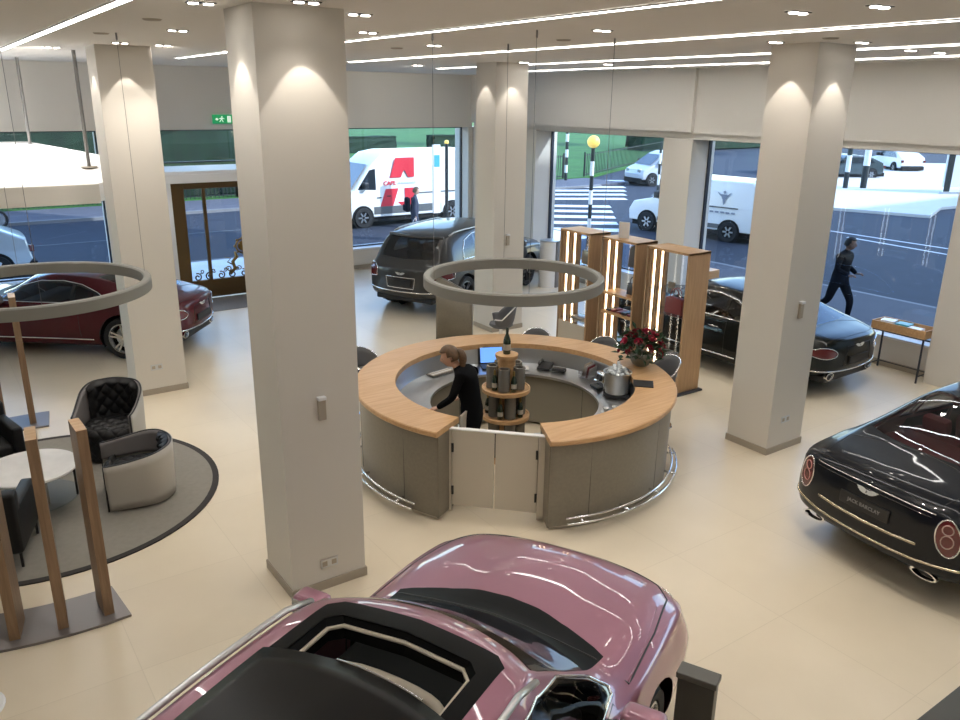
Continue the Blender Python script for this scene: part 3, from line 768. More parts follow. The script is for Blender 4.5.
# windows: dark frame > pane
wi = 0
def window(x0, x1, y0, y1, z0, z1, along):
    global wi
    wi += 1; b = B(); t = .03
    if along == 'x':
        box(b, x0, x0 + t, y0, y1, z0, z1); box(b, x1 - t, x1, y0, y1, z0, z1); box(b, x0 + t, x1 - t, y0, y1, z0, z0 + t); box(b, x0 + t, x1 - t, y0, y1, z1 - t, z1)
        ym = (y0 + y1) / 2; g = bx(x0 + t, x1 - t, ym - .006, ym + .006, z0 + t, z1 - t)
    else:
        box(b, x0, x1, y0, y0 + t, z0, z1); box(b, x0, x1, y1 - t, y1, z0, z1); box(b, x0, x1, y0 + t, y1 - t, z0, z0 + t); box(b, x0, x1, y0 + t, y1 - t, z1 - t, z1)
        xm = (x0 + x1) / 2; g = bx(xm - .006, xm + .006, y0 + t, y1 - t, z0 + t, z1 - t)
    f = struct('window_%d' % wi, b, M_frame); link('pane', g, M_glassw, f)
for x0, x1 in ((-6.5, -2.9), (-2.2, 3.42), (8.35, 12.86)): window(x0, x1, 19.34, 19.42, .54, 3.6, 'x')
for y0, y1 in ((11.97, 16.22), (5.95, 11.2), (.4, 5.1), (-3, -.4)): window(13.5, 13.58, y0, y1, .54, 3.6, 'y')
window(4.32, 7.5, 19.34, 19.42, 2.86, 3.6, 'x')
# door portal: white box with bronze glazed door set in the inner face
b = B(); box(b, 4.32, 7.5, 17.78, 19.34, 2.62, 2.80); box(b, 4.32, 4.46, 17.78, 19.34, 0, 2.62); box(b, 7.36, 7.5, 17.78, 19.34, 0, 2.62)
struct('trim_portal', b, M_whiteframe)
struct('trim_portal_lip', bx(4.24, 7.58, 17.72, 17.86, 2.56, 2.74, .01), M_whiteframe)
b = B()
for a in ((4.46, 4.74, 0, 2.62), (7.08, 7.36, 0, 2.62), (4.74, 7.08, 2.42, 2.62)): box(b, a[0], a[1], 17.84, 17.96, a[2], a[3], .012)
d = struct('door_1', b, M_bronze_d)
for x in (5.16, 6.66): link('door_stile', bx(x - .035, x + .035, 17.86, 17.94, .40, 2.42, .008), M_bronze_d, d)
link('pane', bx(4.74, 7.08, 17.895, 17.905, .40, 2.42), M_glassw, d)
link('kick_panel', bx(4.74, 7.08, 17.86, 17.94, .02, .42, .01), M_bronze_d, d)
def scroll(cx, cz, r, a0, turns, y=17.85, s=1):
    n = int(14 * turns); return [(cx + s * (r * (1 - .75 * i / n)) * math.cos(a0 + 2 * PI * turns * i / n), y, cz + (r * (1 - .75 * i / n)) * math.sin(a0 + 2 * PI * turns * i / n)) for i in range(n + 1)]
sc = B()
for k in range(9):
    cx = 4.86 + k * .26; s = 1 if k % 2 else -1
    tube(sc, scroll(cx, .50, .09, PI * .5 if k % 2 else PI * .4, 1.3, s=s), .016, 6)
    tube(sc, scroll(cx + .1, .62, .05, PI * 1.2, 1.2, s=-s), .011, 6)
link('scrollwork', sc, M_bronze_d, d, smooth=True)
# crest: round medallion between curling supporters
cr = B(); lathe(cr, [(0, -.01), (.10, -.01), (.12, .0), (.10, .02), (0, .025)], 24, mtx=Matrix.Translation((5.92, 17.84, 1.12)) @ Matrix.Rotation(PI / 2, 4, 'X'))
lathe(cr, [(.14, 0), (.16, .018), (.18, 0), (.16, -.018)], 28, close=True, mtx=Matrix.Translation((5.92, 17.84, 1.12)) @ Matrix.Rotation(PI / 2, 4, 'X'))
for a in range(8): ball(cr, (5.92 + .19 * math.cos(a * PI / 4), 17.84, 1.12 + .19 * math.sin(a * PI / 4)), .028, sub=1)
link('medallion', cr, M_gold, d, smooth=SM)
su = B()
for s in (1, -1):
    tube(su, [(5.92 + s * p[0], 17.84, p[1]) for p in ((.34, .5), (.22, .62), (.26, .78), (.16, .88), (.20, 1.0))], [.03, .045, .04, .045, .02], 8)
    tube(su, [(5.92 + s * p[0], 17.84, p[1]) for p in ((.24, .7), (.38, .78), (.30, .86), (.44, .9))], [.02, .018, .014, .008], 6)
    tube(su, scroll(5.92 + s * .36, .62, .07, 0, 1.2, 17.84, s), .014, 6); tube(su, scroll(5.92 + s * .12, .62, .06, 0, 1.2, 17.84, s), .012, 6)
link('crest_supporters', su, M_gold, d, smooth=True)
tag(link('doormat', bx(4.6, 7.3, 16.6, 17.78, 0, .012, .004), M_matt), 'dark grey entrance mat in front of the bronze door', 'doormat')

# ------------------------------------------------------------------ columns
def column(x, y, label, sock, sens, w=.72, dd=.62):
    t = thing('square_column', label, 'column', (x + w / 2, y + dd / 2, 0))
    link('shaft', bx(-w / 2, w / 2, -dd / 2, dd / 2, .0, 4.95), M_col, t)
    b = B(); box(b, -w / 2 - .014, w / 2 + .014, -dd / 2 - .014, dd / 2 + .014, 0, .09, .003); link('skirting', b, M_skirt, t)
    f = -dd / 2
    if sock:
        sx, sz = sock[0] - x - w / 2, sock[1]
        o = link('socket_plate', bx(sx - .085, sx + .085, f - .008, f, sz - .045, sz + .045, .003), M_steel, t)
        for k in (-.045, .045): link('socket_outlet', bx(sx + k - .024, sx + k + .024, f - .011, f - .007, sz - .024, sz + .024, .002), M_skirt, o)
    if sens:
        sx, sz = sens[0] - x - w / 2, sens[1]
        o = link('call_point', bx(sx - .035, sx + .035, f - .035, f, sz - .10, sz + .10, .006), M_skirt, t)
        link('white_cap', bx(sx - .037, sx + .037, f - .05, f, sz + .085, sz + .115, .004), M_whiteframe, o)
column(2.2, 6.02, 'large square cream column standing nearest, behind the pink car', (2.56, .26), (2.56, 1.77))
column(8.43, 5.6, 'square cream column between the round counter and the long black saloon', (8.75, .43), (8.74, 1.88))
column(2.27, 12.16, 'square cream column in front of the dark red coupe', (2.57, .42), None)
column(8.8, 12.15, 'square cream column beside the grey tall estate car, behind the counter', None, (9.12, 1.78))

# exit sign on the bulkhead over the door
t = thing('exit_sign', 'small green exit sign with white running figure above the bronze door', 'sign', (6.06, 18.99, 3.83))
M_green = mat('sign_green', (.01, .22, .08), .5, emit=(.01, .3, .1), es=.5)
M_signwhite = mat('sign_white', (.8, .9, .8), .5, emit=(.8, 1, .8), es=.5)
link('sign_box', bx(-.23, .23, -.05, 0, -.10, .10, .006), M_green, t)
b = B(); y0, y1 = -.056, -.051
box(b, .10, .18, y0, y1, -.07, .07)
ball(b, (-.02, -.053, .055), .016, 1, .2, 1, 1)
for q in ([(-.05, .035), (.0, .035), (-.02, -.01), (-.05, -.01)], [(-.05, -.01), (-.03, -.01), (-.07, -.06), (-.09, -.06)], [(-.03, -.01), (-.015, -.01), (.01, -.06), (-.01, -.06)], [(-.05, .03), (-.09, .01), (-.085, 0), (-.045, .015)], [(0, .03), (.035, .01), (.03, 0), (-.005, .015)]):
    prism(b, q, y0, y1, 'y')
prism(b, [(-.18, 0), (-.13, .035), (-.13, .012), (-.105, .012), (-.105, -.012), (-.13, -.012), (-.13, -.035)], y0, y1, 'y')
link('pictogram', b, M_signwhite, t)

# ------------------------------------------------------------------ ceiling lights
for i, (x, y0, y1, lab) in enumerate(((1.43, -2, 14.7, 'left-most long linear light recessed in the ceiling'), (4.45, -2, 10.9, 'long linear ceiling light passing over the main column'), (4.15, 12.6, 15.2, 'short linear ceiling light near the bronze door'),
        (6.95, -2, 14.2, 'long linear ceiling light passing over the round counter'), (9.72, 2.5, 15.6, 'long linear ceiling light behind the right column'), (11.85, 3.5, 15.6, 'linear ceiling light nearest the right-hand windows'), (-1.6, -2, 14.7, 'linear ceiling light over the left side of the hall'))):
    t = thing('linear_light', lab, 'ceiling light', (x, (y0 + y1) / 2, 4.948)); h = (y1 - y0) / 2
    link('diffuser', bx(-.035, .035, -h, h, -.012, -.002), M_strip, t)
    b = B(); box(b, -.05, -.035, -h, h, -.014, 0); box(b, .035, .05, -h, h, -.014, 0); link('trim_channel', b, M_whiteframe, t)
LIGHTCOL = (1., .92, .82)
def spot(name, loc, target, power, size=65, blend=.25, rad=.04, col=LIGHTCOL):
    l = bpy.data.lights.new(name, 'SPOT'); l.energy = power; l.spot_size = math.radians(size); l.spot_blend = blend; l.shadow_soft_size = rad; l.color = col
    o = bpy.data.objects.new(name, l); COL.objects.link(o); o.location = loc
    o.rotation_euler = (Vector(target) - Vector(loc)).to_track_quat('-Z', 'Y').to_euler(); return o
proto = None
def downlight(x, y, label, group=None, lit=True):
    global proto
    if proto is None:
        t = thing('downlight', label, 'ceiling light', (x, y, 4.95))
        b = B(); box(b, -.10, .10, -.05, .05, -.006, 0, .002); link('frame', b, M_black, t)
        for k in (-.055, .055): cyl(b := B(), k, 0, -.014, -.008, .036, 16); link('lens', b, M_spotem, t)
        proto = t
    else: t = dup(proto, (x, y, 4.95), label=label)
    if group: t['group'] = group
    return t
for (x, y), lab in {(2.5, 5.75): 'twin downlight close in front of the nearest column', (1.93, 6.31): 'twin downlight just left of the nearest column', (3.18, 6.28): 'twin downlight just right of the nearest column', (2.49, 9.0): 'twin downlight in the ceiling between the two left columns',
        (3.03, 11.69): 'twin downlight right of the far left column head', (2.48, 11.6): 'twin downlight in front of the far left column head', (1.95, 13.37): 'twin downlight above the white canopy', (5.63, 9.1): 'twin downlight beside the counter ring wire', (8.57, 14.47): 'small far downlight over the grey estate car',
        (9.2, 11.88): 'twin downlight at the head of the column behind the counter', (5.64, 6.08): 'twin downlight over the front of the round counter', (10.67, 11.3): 'downlight over the gap between cabinets and windows', (11.95, 11.0): 'far downlight close to the right-hand windows', (8.06, 5.9): 'twin downlight left of the right column head',
        (8.75, 5.3): 'twin downlight right of the right column head', (5.68, 3.35): 'twin downlight at the top right, second from the edge', (5.9, 2.75): 'twin downlight at the top right edge', (10.39, 5.64): 'downlight over the black coupe, left of two', (11.1, 5.64): 'downlight over the black coupe, right of two', (11.95, 9.0): 'downlight between the right column and window bulkhead', (5.61, 3.94): 'dim downlight near the top right', (4.07, 7.86): 'dim downlight right of the nearest column'}.items():
    downlight(x, y, lab)
    near = any(abs(x - a) < .75 and abs(y - b_) < .7 for a, b_ in ((2.56, 6.33), (8.79, 5.91), (2.63, 12.47), (9.16, 12.46)))
    spot('downlight_beam', (x, y, 4.90), (x, y, 0), 10 if near else 62, 100, 1.)
# narrow wall washers that throw the arches of light on the columns
for p, q in (((2.56, 5.78), (2.56, 5.90)), ((1.98, 6.33), (2.08, 6.33)), ((8.80, 5.36), (8.80, 5.48)), ((8.2, 5.91), (8.3, 5.91)), ((2.62, 11.92), (2.62, 12.04)), ((2.05, 12.47), (2.15, 12.47)), ((9.16, 11.91), (9.16, 12.03)), ((8.57, 12.46), (8.67, 12.46))):
    spot('column_washer', (p[0], p[1], 4.93), (q[0], q[1], 2.2), 22, 58, .10, .012)
for p, q in (((1.95, 13.37), (1.2, 19, 4.3)), ((1.95, 13.37), (-1.5, 19, 4.2)), ((3.03, 11.69), (6.0, 19, 4.4)), ((8.57, 14.47), (9.6, 19, 4.2)), ((8.57, 14.47), (11.5, 19, 4.2))):  # extra spots added at the downlights to brighten the left bulkhead
    spot('bulkhead_fill_spot', (p[0], p[1], 4.90), q, 70, 60, 1.)
struct('wall_right_upper', bx(12.92, 13.0, 11.2, 19.0, 3.74, 4.95), M_wall)
# small round ceiling fittings
for (x, y), lab in {(1.98, 7.91): 'round grey ceiling cap above the lounge', (6.2, 7.3): 'round grey ceiling cap near the counter ring', (8.0, 5.2): 'round grey ceiling cap left of the right column', (1.96, 10.02): 'round grey ceiling cap left of the far left column', (5.59, 9.98): 'round grey ceiling cap above the back of the counter'}.items():
    tag(link('ceiling_cap', lathe(B(), [(0, -.012), (.07, -.012), (.085, 0)], 20), M_skirt, loc=(x, y, 4.95), smooth=SM), lab, 'ceiling fitting')

# suspended ring lights
M_ringm = mat('grey_ring_paint', (.225, .22, .20), .5)
def ring_light(cx, cy, R, label, wires):
    t = thing('ring_light', label, 'pendant light', (cx, cy, 2.22))
    link('ring', lathe(B(), [(R - .085, 0), (R, 0), (R, .115), (R - .015, .13), (R - .07, .13), (R - .085, .115)], 72, close=True), M_ringm, t, smooth=math.radians(30))
    link('lower_diffuser', lathe(B(), [(R - .07, -.002), (R - .015, -.002)], 72), mat('ring_diffuser', (.8, .8, .78), .5, emit=(1, .93, .82), es=1.5), t)
    for a in wires:
        x, y = (R - .04) * math.cos(a), (R - .04) * math.sin(a)
        b = B(); tube(b, [(x, y, .13), (x, y, 2.73)], .0028, 5); w = link('suspension_wire', b, M_steelw, t)
        link('ceiling_grip', cyl(B(), x, y, 2.66, 2.73, .010, 8), M_steelw, w)
M_steelw = mat('wire_grey', (.22, .21, .2), .4, .5)
ring_light(5.66, 7.4, 1.065, 'grey ring pendant hanging over the round counter', [math.radians(d) for d in (60, 172, -118, -40)])
ring_light(.885, 9.85, 1.23, 'grey ring pendant hanging over the lounge chairs', [math.radians(d) for d in (0, 90, -92, 180)])
# white canopy hung from the ceiling on rods (far left)
t = thing('hanging_canopy', 'big white canopy hung on rods above the dark red coupe', 'canopy', (1.0, 14.5, 3.1))
M_canopy = mat('canopy_white', (.93, .93, .93), .6)
top = [(-5.0, 13.1, 3.07), (2.25, 13.1, 3.07), (2.5, 13.3, 3.08), (2.72, 14.6, 3.36), (1.95, 18.0, 3.46), (-5.0, 18.0, 3.46)]
tt = bmesh.new(); A = [tt.verts.new((p[0] - 1, p[1] - 14.5, p[2] - 3.1)) for p in top]; D = [tt.verts.new((p[0] - 1, p[1] - 14.5, p[2] - 3.1 - .26)) for p in top]
tt.faces.new(A); tt.faces.new(D[::-1])
for i in range(6): tt.faces.new((A[i - 1], D[i - 1], D[i], A[i]))
link('canopy_panel', tt, M_canopy, t)
link('canopy_shaded_front', bx(-6, 1.26, -1.45, -1.40, -.31, -.035), M_wall, t)  # front edge coloured beige to hold the shade on it
for (x, y, z) in ((2.32, 14.0, 3.24), (1.92, 17.3, 3.42), (-2.5, 14.0, 3.24), (-2.5, 17.3, 3.42)):
    b = B(); tube(b, [(x - 1, y - 14.5, z - 3.1), (x - 1, y - 14.5, 1.85)], .028, 8); w = link('hanging_rod', b, M_steelw, t)
    link('rod_flange', cyl(B(), x - 1, y - 14.5, z - 3.1, z - 3.085, .12, 16), M_skirt, w)
for x in (-1.0, 1.0): spot('canopy_fill_spot', (x, 14.2, 4.85), (x, 15, 3.3), 300, 120, .8, .1, (1, 1, 1))  # added spots without fittings, shining down to brighten the canopy top
spot('canopy_fill_spot', (1.3, 16.5, 4.85), (1.3, 16.2, 3.3), 240, 120, .8, .1, (1, 1, 1))
# ------------------------------------------------------------------ round counter
M_oak = wood_mat('oak_veneer', (.50, .29, .13), (.60, .375, .19), 2.2, 'X', .4)
M_oakz = wood_mat('oak_upright', (.40, .245, .125), (.50, .315, .17), 2.2, 'Z', .45)
M_walnut = wood_mat('brown_plank', (.24, .15, .085), (.32, .205, .12), 2.5, 'Z', .45)
M_taupe = mat('taupe_leather_panel', (.20, .177, .137), .38, noise=.06, nscale=30)
M_creamp = mat('cream_panel', (.52, .47, .39), .4)
CC = (5.70, 7.38); GA0, GA1 = math.radians(212), math.radians(241)     # gate opening
def pol(r, a, z=0, c=CC): return (c[0] + r * math.cos(a), c[1] + r * math.sin(a), z)
t = thing('round_counter', 'large round reception counter with oak ring top and taupe sides', 'counter', (CC[0], CC[1], 0))
a0, a1 = math.radians(243.5), math.radians(208.5 + 360)
link('oak_top', lathe(B(), [(1.46, .99), (1.94, .99), (1.955, 1.005), (1.955, 1.045), (1.945, 1.055), (1.465, 1.055)], 110, a0=a0, a1=a1, close=True), M_oak, t, smooth=math.radians(35))
link('outer_panel', lathe(B(), [(1.80, .05), (1.895, .05), (1.905, .99), (1.80, .99)], 100, a0=a0 + .012, a1=a1 - .012, close=True), M_taupe, t, smooth=math.radians(35))
link('plinth', lathe(B(), [(1.62, 0), (1.86, 0), (1.86, .05), (1.62, .05)], 90, a0=a0 + .02, a1=a1 - .02, close=True), M_creamp, t, smooth=math.radians(35))
link('inner_carcass', lathe(B(), [(1.10, .04), (1.16, .04), (1.16, .72), (1.10, .72)], 80, a0=a0 + .04, a1=a1 - .04, close=True), mat('inner_olive_panel', (.23, .21, .165), .35), t, smooth=math.radians(35))
link('steel_worktop', lathe(B(), [(1.04, .72), (1.46, .72), (1.50, .76), (1.53, .99), (1.50, .99), (1.46, .775), (1.04, .755)], 100, a0=a0 + .03, a1=a1 - .03, close=True), M_steel, t, smooth=math.radians(50))
for k in range(7):
    a = a0 + .3 + k * (a1 - a0 - .6) / 6
    b = B(); tube(b, [(1.10 * math.cos(a), 1.10 * math.sin(a), .05), (1.10 * math.cos(a), 1.10 * math.sin(a), .70)], .004, 4); link('panel_joint', b, M_black, t)
for k in range(10): # vertical joints of the leather panels
    a = a0 + .25 + k * (a1 - a0 - .5) / 9
    b = B(); tube(b, [(1.896 * math.cos(a), 1.896 * math.sin(a), .08), (1.9015 * math.cos(a), 1.9015 * math.sin(a), .98)], .003, 4); link('panel_joint', b, M_black, t)
for s, aa in ((1, a0 + .012), (-1, a1 - .012)): # squared ends
    ca, sa = math.cos(aa), math.sin(aa); M = Matrix(((ca, -sa, 0, 0), (sa, ca, 0, 0), (0, 0, 1, 0), (0, 0, 0, 1)))
    link('end_panel', bx(1.47, 1.895, -.012, .012, .04, .985, .003, mtx=M), M_taupe, t)
# foot rails on brackets
for r0, r1 in ((a0 + .10, a0 + 1.42), (math.radians(95 + 360), a1 - .14)):
    for rr, zz in ((1.965, .17), (2.02, .13)):
        n = 40; b = B(); tube(b, [(rr * math.cos(r0 + (r1 - r0) * i / n), rr * math.sin(r0 + (r1 - r0) * i / n), zz) for i in range(n + 1)], .014, 8); fr = link('foot_rail', b, M_chrome, t, smooth=True)
    for i in range(5):
        a = r0 + (r1 - r0) * (i + .3) / 4.6; b = B(); tube(b, [(1.88 * math.cos(a), 1.88 * math.sin(a), .15), (2.03 * math.cos(a), 2.03 * math.sin(a), .14)], .014, 6); link('rail_bracket', b, M_chrome, t, smooth=True)
# gates: two cream leaves
g = thing('counter_gate', 'low cream double gate closing the gap in the round counter', 'gate', (4.73, 6.31, 0))
p0, p1 = Vector((4.215, 6.64, 0)), Vector((4.965, 5.87, 0)); dv = (p1 - p0); ln = dv.length; dv.normalize(); nv = Vector((-dv.y, dv.x, 0))
def gm(s): return Matrix(((dv.x, nv.x, 0, p0.x + dv.x * s - 4.73), (dv.y, nv.y, 0, p0.y + dv.y * s - 6.31), (0, 0, 1, 0), (0, 0, 0, 1)))
for k in range(2):
    o = link('gate_leaf', bx(.075 if k == 0 else .012, ln / 2 - (.006 if k == 0 else .075), -.02, .02, .10, .985, .004, mtx=gm(k * ln / 2)), M_creamp, g)
    hx = .085 if k == 0 else ln - .085
    for z in (.28, .78): link('hinge', bx(hx - .012, hx + .012, -.035, -.018, z - .05, z + .05, .003, mtx=gm(0)), M_black, o)
    link('jamb', bx(0 if k == 0 else ln - .07, .07 if k == 0 else ln, -.02, .02, .02, .985, .004, mtx=gm(0)), M_creamp, g)
link('capping', bx(0, ln, -.03, .03, .985, 1.0, .003, mtx=gm(0)), M_white, g)
# tiered bottle stand in the middle
t = thing('bottle_stand', 'tiered round oak bottle stand in the middle of the counter', 'display stand', (5.60, 7.42, 0)); SC = (5.60, 7.42)
M_smoke = mat('grey_tube_panel', (.20, .185, .16), .25, .3)
for z, r in ((.55, .30), (.90, .30)):
    link('oak_shelf', lathe(B(), [(0, z), (r, z), (r, z + .045), (r - .02, z + .05), (r - .025, z + .035), (0, z + .035)], 40), M_oak, t, smooth=SM)
link('base', cyl(B(), 0, 0, 0, .06, .27, 36), M_oak, t, smooth=SM)
link('core', cyl(B(), 0, 0, .06, 1.32, .11, 28), M_oak, t, smooth=SM)
link('top_disc', lathe(B(), [(0, 1.32), (.135, 1.32), (.14, 1.34), (.14, 1.37), (0, 1.372)], 32), M_oak, t, smooth=SM)
for z0, z1 in ((.06, .55), (.60, .90), (.95, 1.23)):
    for k in range(5):
        a = 2 * PI * (k + (.5 if z0 < .9 else .12)) / 5
        link('bottle_tube', lathe(B(), [(.052, z0), (.072, z0), (.072, z1), (.052, z1)], 18, (.175 * math.cos(a), .175 * math.sin(a), 0), close=True), M_smoke, t, smooth=SM)
M_bottle = mat('dark_green_bottle', (.008, .022, .010), .1, coat=.8)
def bottle(x, y, z, label, s=1., group=None, foil=M_gold):
    o = thing('champagne_bottle', label, 'bottle', (x, y, z), 0, group)
    link('bottle_glass', lathe(B(), [(0, 0), (.042 * s, 0), (.045 * s, .01 * s), (.045 * s, .15 * s), (.036 * s, .19 * s), (.016 * s, .24 * s), (.0155 * s, .30 * s), (0, .30 * s)], 20), M_bottle, o, smooth=SM)
    link('foil_neck', lathe(B(), [(.0165 * s, .235 * s), (.0175 * s, .30 * s), (.012 * s, .315 * s), (0, .317 * s)], 16), foil, o, smooth=SM)
    link('paper_label', lathe(B(), [(.0457 * s, .05 * s), (.0457 * s, .12 * s)], 12, a0=PI * .95, a1=PI * 1.75), M_creamp, o, smooth=True)
    return o
bottle(SC[0], SC[1], 1.372, 'dark champagne bottle standing on top of the tiered stand', 1.05, foil=M_bottle)
for k in range(5):
    a = 2 * PI * (k + .62) / 5
    bottle(SC[0] + .20 * math.cos(a), SC[1] + .20 * math.sin(a), .95, 'champagne bottle between the grey tubes on the upper tier', .82, 'bottles on the upper tier of the stand')
for k in range(5):
    a = 2 * PI * (k + .0) / 5
    bottle(SC[0] + .22 * math.cos(a), SC[1] + .22 * math.sin(a), .60, 'champagne bottle between the grey tubes on the lower tier', .82, 'bottles on the lower tier of the stand')
# things on the counter
def at_counter(r, deg, z): a = math.radians(deg); return (CC[0] + r * math.cos(a), CC[1] + r * math.sin(a), z)
x, y, z = at_counter(1.30, 66, .77)
t = thing('laptop', 'open laptop with bright blue screen on the steel worktop', 'laptop', (x, y, z), math.radians(66 - 90))
link('base', bx(-.17, .17, -.13, .11, 0, .018, .005), M_black, t)
s = link('lid', bx(-.17, .17, .10, .115, .018, .25, .004, mtx=Matrix.Translation((0, .1, .018)) @ Matrix.Rotation(-.25, 4, 'X') @ Matrix.Translation((0, -.1, -.018))), M_black, t)
link('screen', bx(-.155, .155, .096, .10, .03, .24, mtx=Matrix.Translation((0, .1, .018)) @ Matrix.Rotation(-.25, 4, 'X') @ Matrix.Translation((0, -.1, -.018))), mat('laptop_screen', (.05, .15, .5), .3, emit=(.16, .38, .95), es=.9), s)
# flower bowl
fx, fy, fz = at_counter(1.74, -17, 1.055)
t = thing('flower_bowl', 'dark red rose arrangement in a grey bowl on the oak counter top', 'flowers', (fx, fy, fz))
link('bowl', lathe(B(), [(0, 0), (.07, 0), (.11, .03), (.145, .09), (.15, .14), (.13, .17), (.12, .17), (.135, .13), (0, .12)], 28), mat('stone_bowl', (.20, .19, .16), .5), t, smooth=SM)
M_leaf = mat('dark_leaf', (.02, .055, .022), .5); M_rose = mat('dark_red_rose', (.22, .006, .025), .5); M_rose2 = mat('crimson_rose', (.42, .02, .06), .5)
lf = B()
for k in range(300):
    a = rnd.uniform(0, 2 * PI); e = rnd.uniform(-.15, 1.3); r = rnd.uniform(.14, .32); c = Vector((r * math.cos(a) * math.cos(e), r * math.sin(a) * math.cos(e), .17 + r * 1.0 * math.sin(e)))
    tt = bmesh.new(); l, w = rnd.uniform(.07, .13), rnd.uniform(.02, .038)
    v = [tt.verts.new(p) for p in ((0, 0, 0), (l * .5, w, .008), (l, 0, -.01), (l * .5, -w, .008))]; tt.faces.new((v[0], v[1], v[2])); tt.faces.new((v[0], v[2], v[3]))
    merge(lf, tt, Matrix.Translation(c) @ Matrix.Rotation(a + rnd.uniform(-.8, .8), 4, 'Z') @ Matrix.Rotation(-rnd.uniform(-.4, 1.2), 4, 'Y') @ Matrix.Rotation(rnd.uniform(-1, 1), 4, 'X'))
tag(link('foliage', lf, M_leaf, t), kind='stuff')
rose_me = None
for k in range(22):
    a = k * 2.4; e = .0 + 1.3 * (k / 22.); r = .29
    c = Vector((r * math.cos(a) * math.cos(e), r * math.sin(a) * math.cos(e), .19 + r * math.sin(e)))
    b = B(); ball(b, (0, 0, 0), .018, sub=1)
    for ring, (nn, rr, h) in enumerate(((3, .018, .036), (5, .034, .032), (6, .047, .022))):
        for q in range(nn):
            aa = 2 * PI * q / nn + ring * .5; tt = bmesh.new()
            g_ = [[tt.verts.new((rr * math.cos(aa + u * .55) * (1 + .25 * v), rr * math.sin(aa + u * .55) * (1 + .25 * v), -.012 + h * v * (1 - .25 * u * u))) for u in (-1, 0, 1)] for v in (0, .6, 1.)]
            for i in range(2):
                for j in range(2): tt.faces.new((g_[i][j], g_[i][j + 1], g_[i + 1][j + 1], g_[i + 1][j]))
            merge(b, tt)
    d = c - Vector((0, 0, .12)); d.normalize()
    b.transform(Matrix.Translation(c) @ d.to_track_quat('Z', 'Y').to_matrix().to_4x4())
    link('rose', b, M_rose2 if k % 3 == 0 else M_rose, t, smooth=True)
# ice bucket with bottles, glass jar, trays
x, y, z = at_counter(1.32, -26, .77)
t = thing('ice_bucket', 'silver ice bucket heaped with ice on a black base', 'ice bucket', (x, y, z))
link('bucket', lathe(B(), [(0, .03), (.145, .03), (.165, .29), (.18, .30), (.18, .315), (.16, .31), (.155, .24), (0, .24)], 32), M_steel, t, smooth=SM)
link('black_base', cyl(B(), 0, 0, 0, .04, .17, 32), M_black, t, smooth=SM)
M_ice = mat('ice_glass', (.72, .76, .78), .12, .2, coat=.6)
ic = B()
for k in range(46):
    a = rnd.uniform(0, 2 * PI); r = .13 * math.sqrt(rnd.random()); h = .28 + .14 * (1 - (r / .13) ** 2) * rnd.uniform(.5, 1)
    box(ic, -.02, .02, -.02, .02, -.02, .02, .004, 1, Matrix.Translation((r * math.cos(a), r * math.sin(a), h)) @ Matrix.Rotation(rnd.uniform(0, 3), 4, 'Z') @ Matrix.Rotation(rnd.uniform(0, 1), 4, 'X'))
tag(link('ice', ic, M_ice, t), kind='stuff')
x, y, z = at_counter(1.30, -12, .77)
t = thing('espresso_machine', 'small chrome and black machine left of the ice bucket', 'machine', (x, y, z), math.radians(-100))
b = bx(-.10, .10, -.08, .08, 0, .20, .03, 3); link('machine_body', b, M_chrome, t, smooth=SM)
link('round_gauge', cyl(B(), 0, 0, 0, .02, .05, 20, mtx=Matrix.Translation((0, -.08, .13)) @ Matrix.Rotation(PI / 2, 4, 'X')), M_black, t, smooth=SM)
link('drip_tray', bx(-.09, .09, -.17, -.08, 0, .03, .006), M_black, t)
link('spout', bx(-.03, .03, -.15, -.08, .09, .12, .008), M_chrome, t)
tag(link('black_tray', bx(-.12, .12, -.12, .12, 0, .012, .004), M_black, loc=at_counter(1.56, -42, 1.056), rz=math.radians(-45)), 'flat black tray on the oak top beside the ice bucket', 'tray')
x, y, z = at_counter(1.36, 6, .77)
t = thing('leaflet_box', 'clear box of leaflets on the worktop behind the ice bucket', 'box', (x, y, z), .3)
link('box_tray', bx(-.12, .12, -.08, .08, 0, .10, .004), glass_mat('acrylic', (.8, .8, .82), .2), t)
for k in range(4): link('leaflet', bx(-.1, .1, -.06 + k * .03, -.055 + k * .03, .01, .16 + .01 * k, mtx=Matrix.Rotation(.15, 4, 'X')), [M_white, M_redleather, M_white, M_creamp][k], t)
x, y, z = at_counter(1.33, 34, .77)
t = thing('telephone', 'black desk telephone at the back of the worktop', 'telephone', (x, y, z), math.radians(34 - 90))
link('phone_base', prism(B(), [(-.10, 0), (.10, 0), (.10, .07), (-.10, .025)], -.09, .09, 'x', .006), M_black, t); link('handset', tube(B(), [(-.06, -.09, .075), (-.06, -.05, .095), (-.06, .05, .095), (-.06, .09, .075)], .022, 8), M_gloss, t, smooth=True)
x, y, z = at_counter(1.28, 24, .77)
tag(link('card_reader', bx(-.05, .05, -.09, .09, 0, .05, .012, 3), M_black, loc=(x, y, z), rz=.5, smooth=SM), 'small black card reader beside the telephone', 'card reader')
x, y, z = at_counter(1.16, 50, .77)
t = thing('name_plate', 'small white name plate with dark lettering near the laptop', 'sign', (x, y, z), math.radians(50 - 90 + 8)); link('plate', prism(B(), [(-.03, 0), (.03, 0), (0, .06)], -.14, .14, 'x', .002), M_white, t)
link('lettering_bar', bx(-.10, .10, -.0235, -.021, .02, .035, mtx=Matrix.Rotation(0, 4, 'X')), mat('navy_print', (.02, .03, .10), .5), t)
x, y, z = at_counter(1.24, -50, .77)
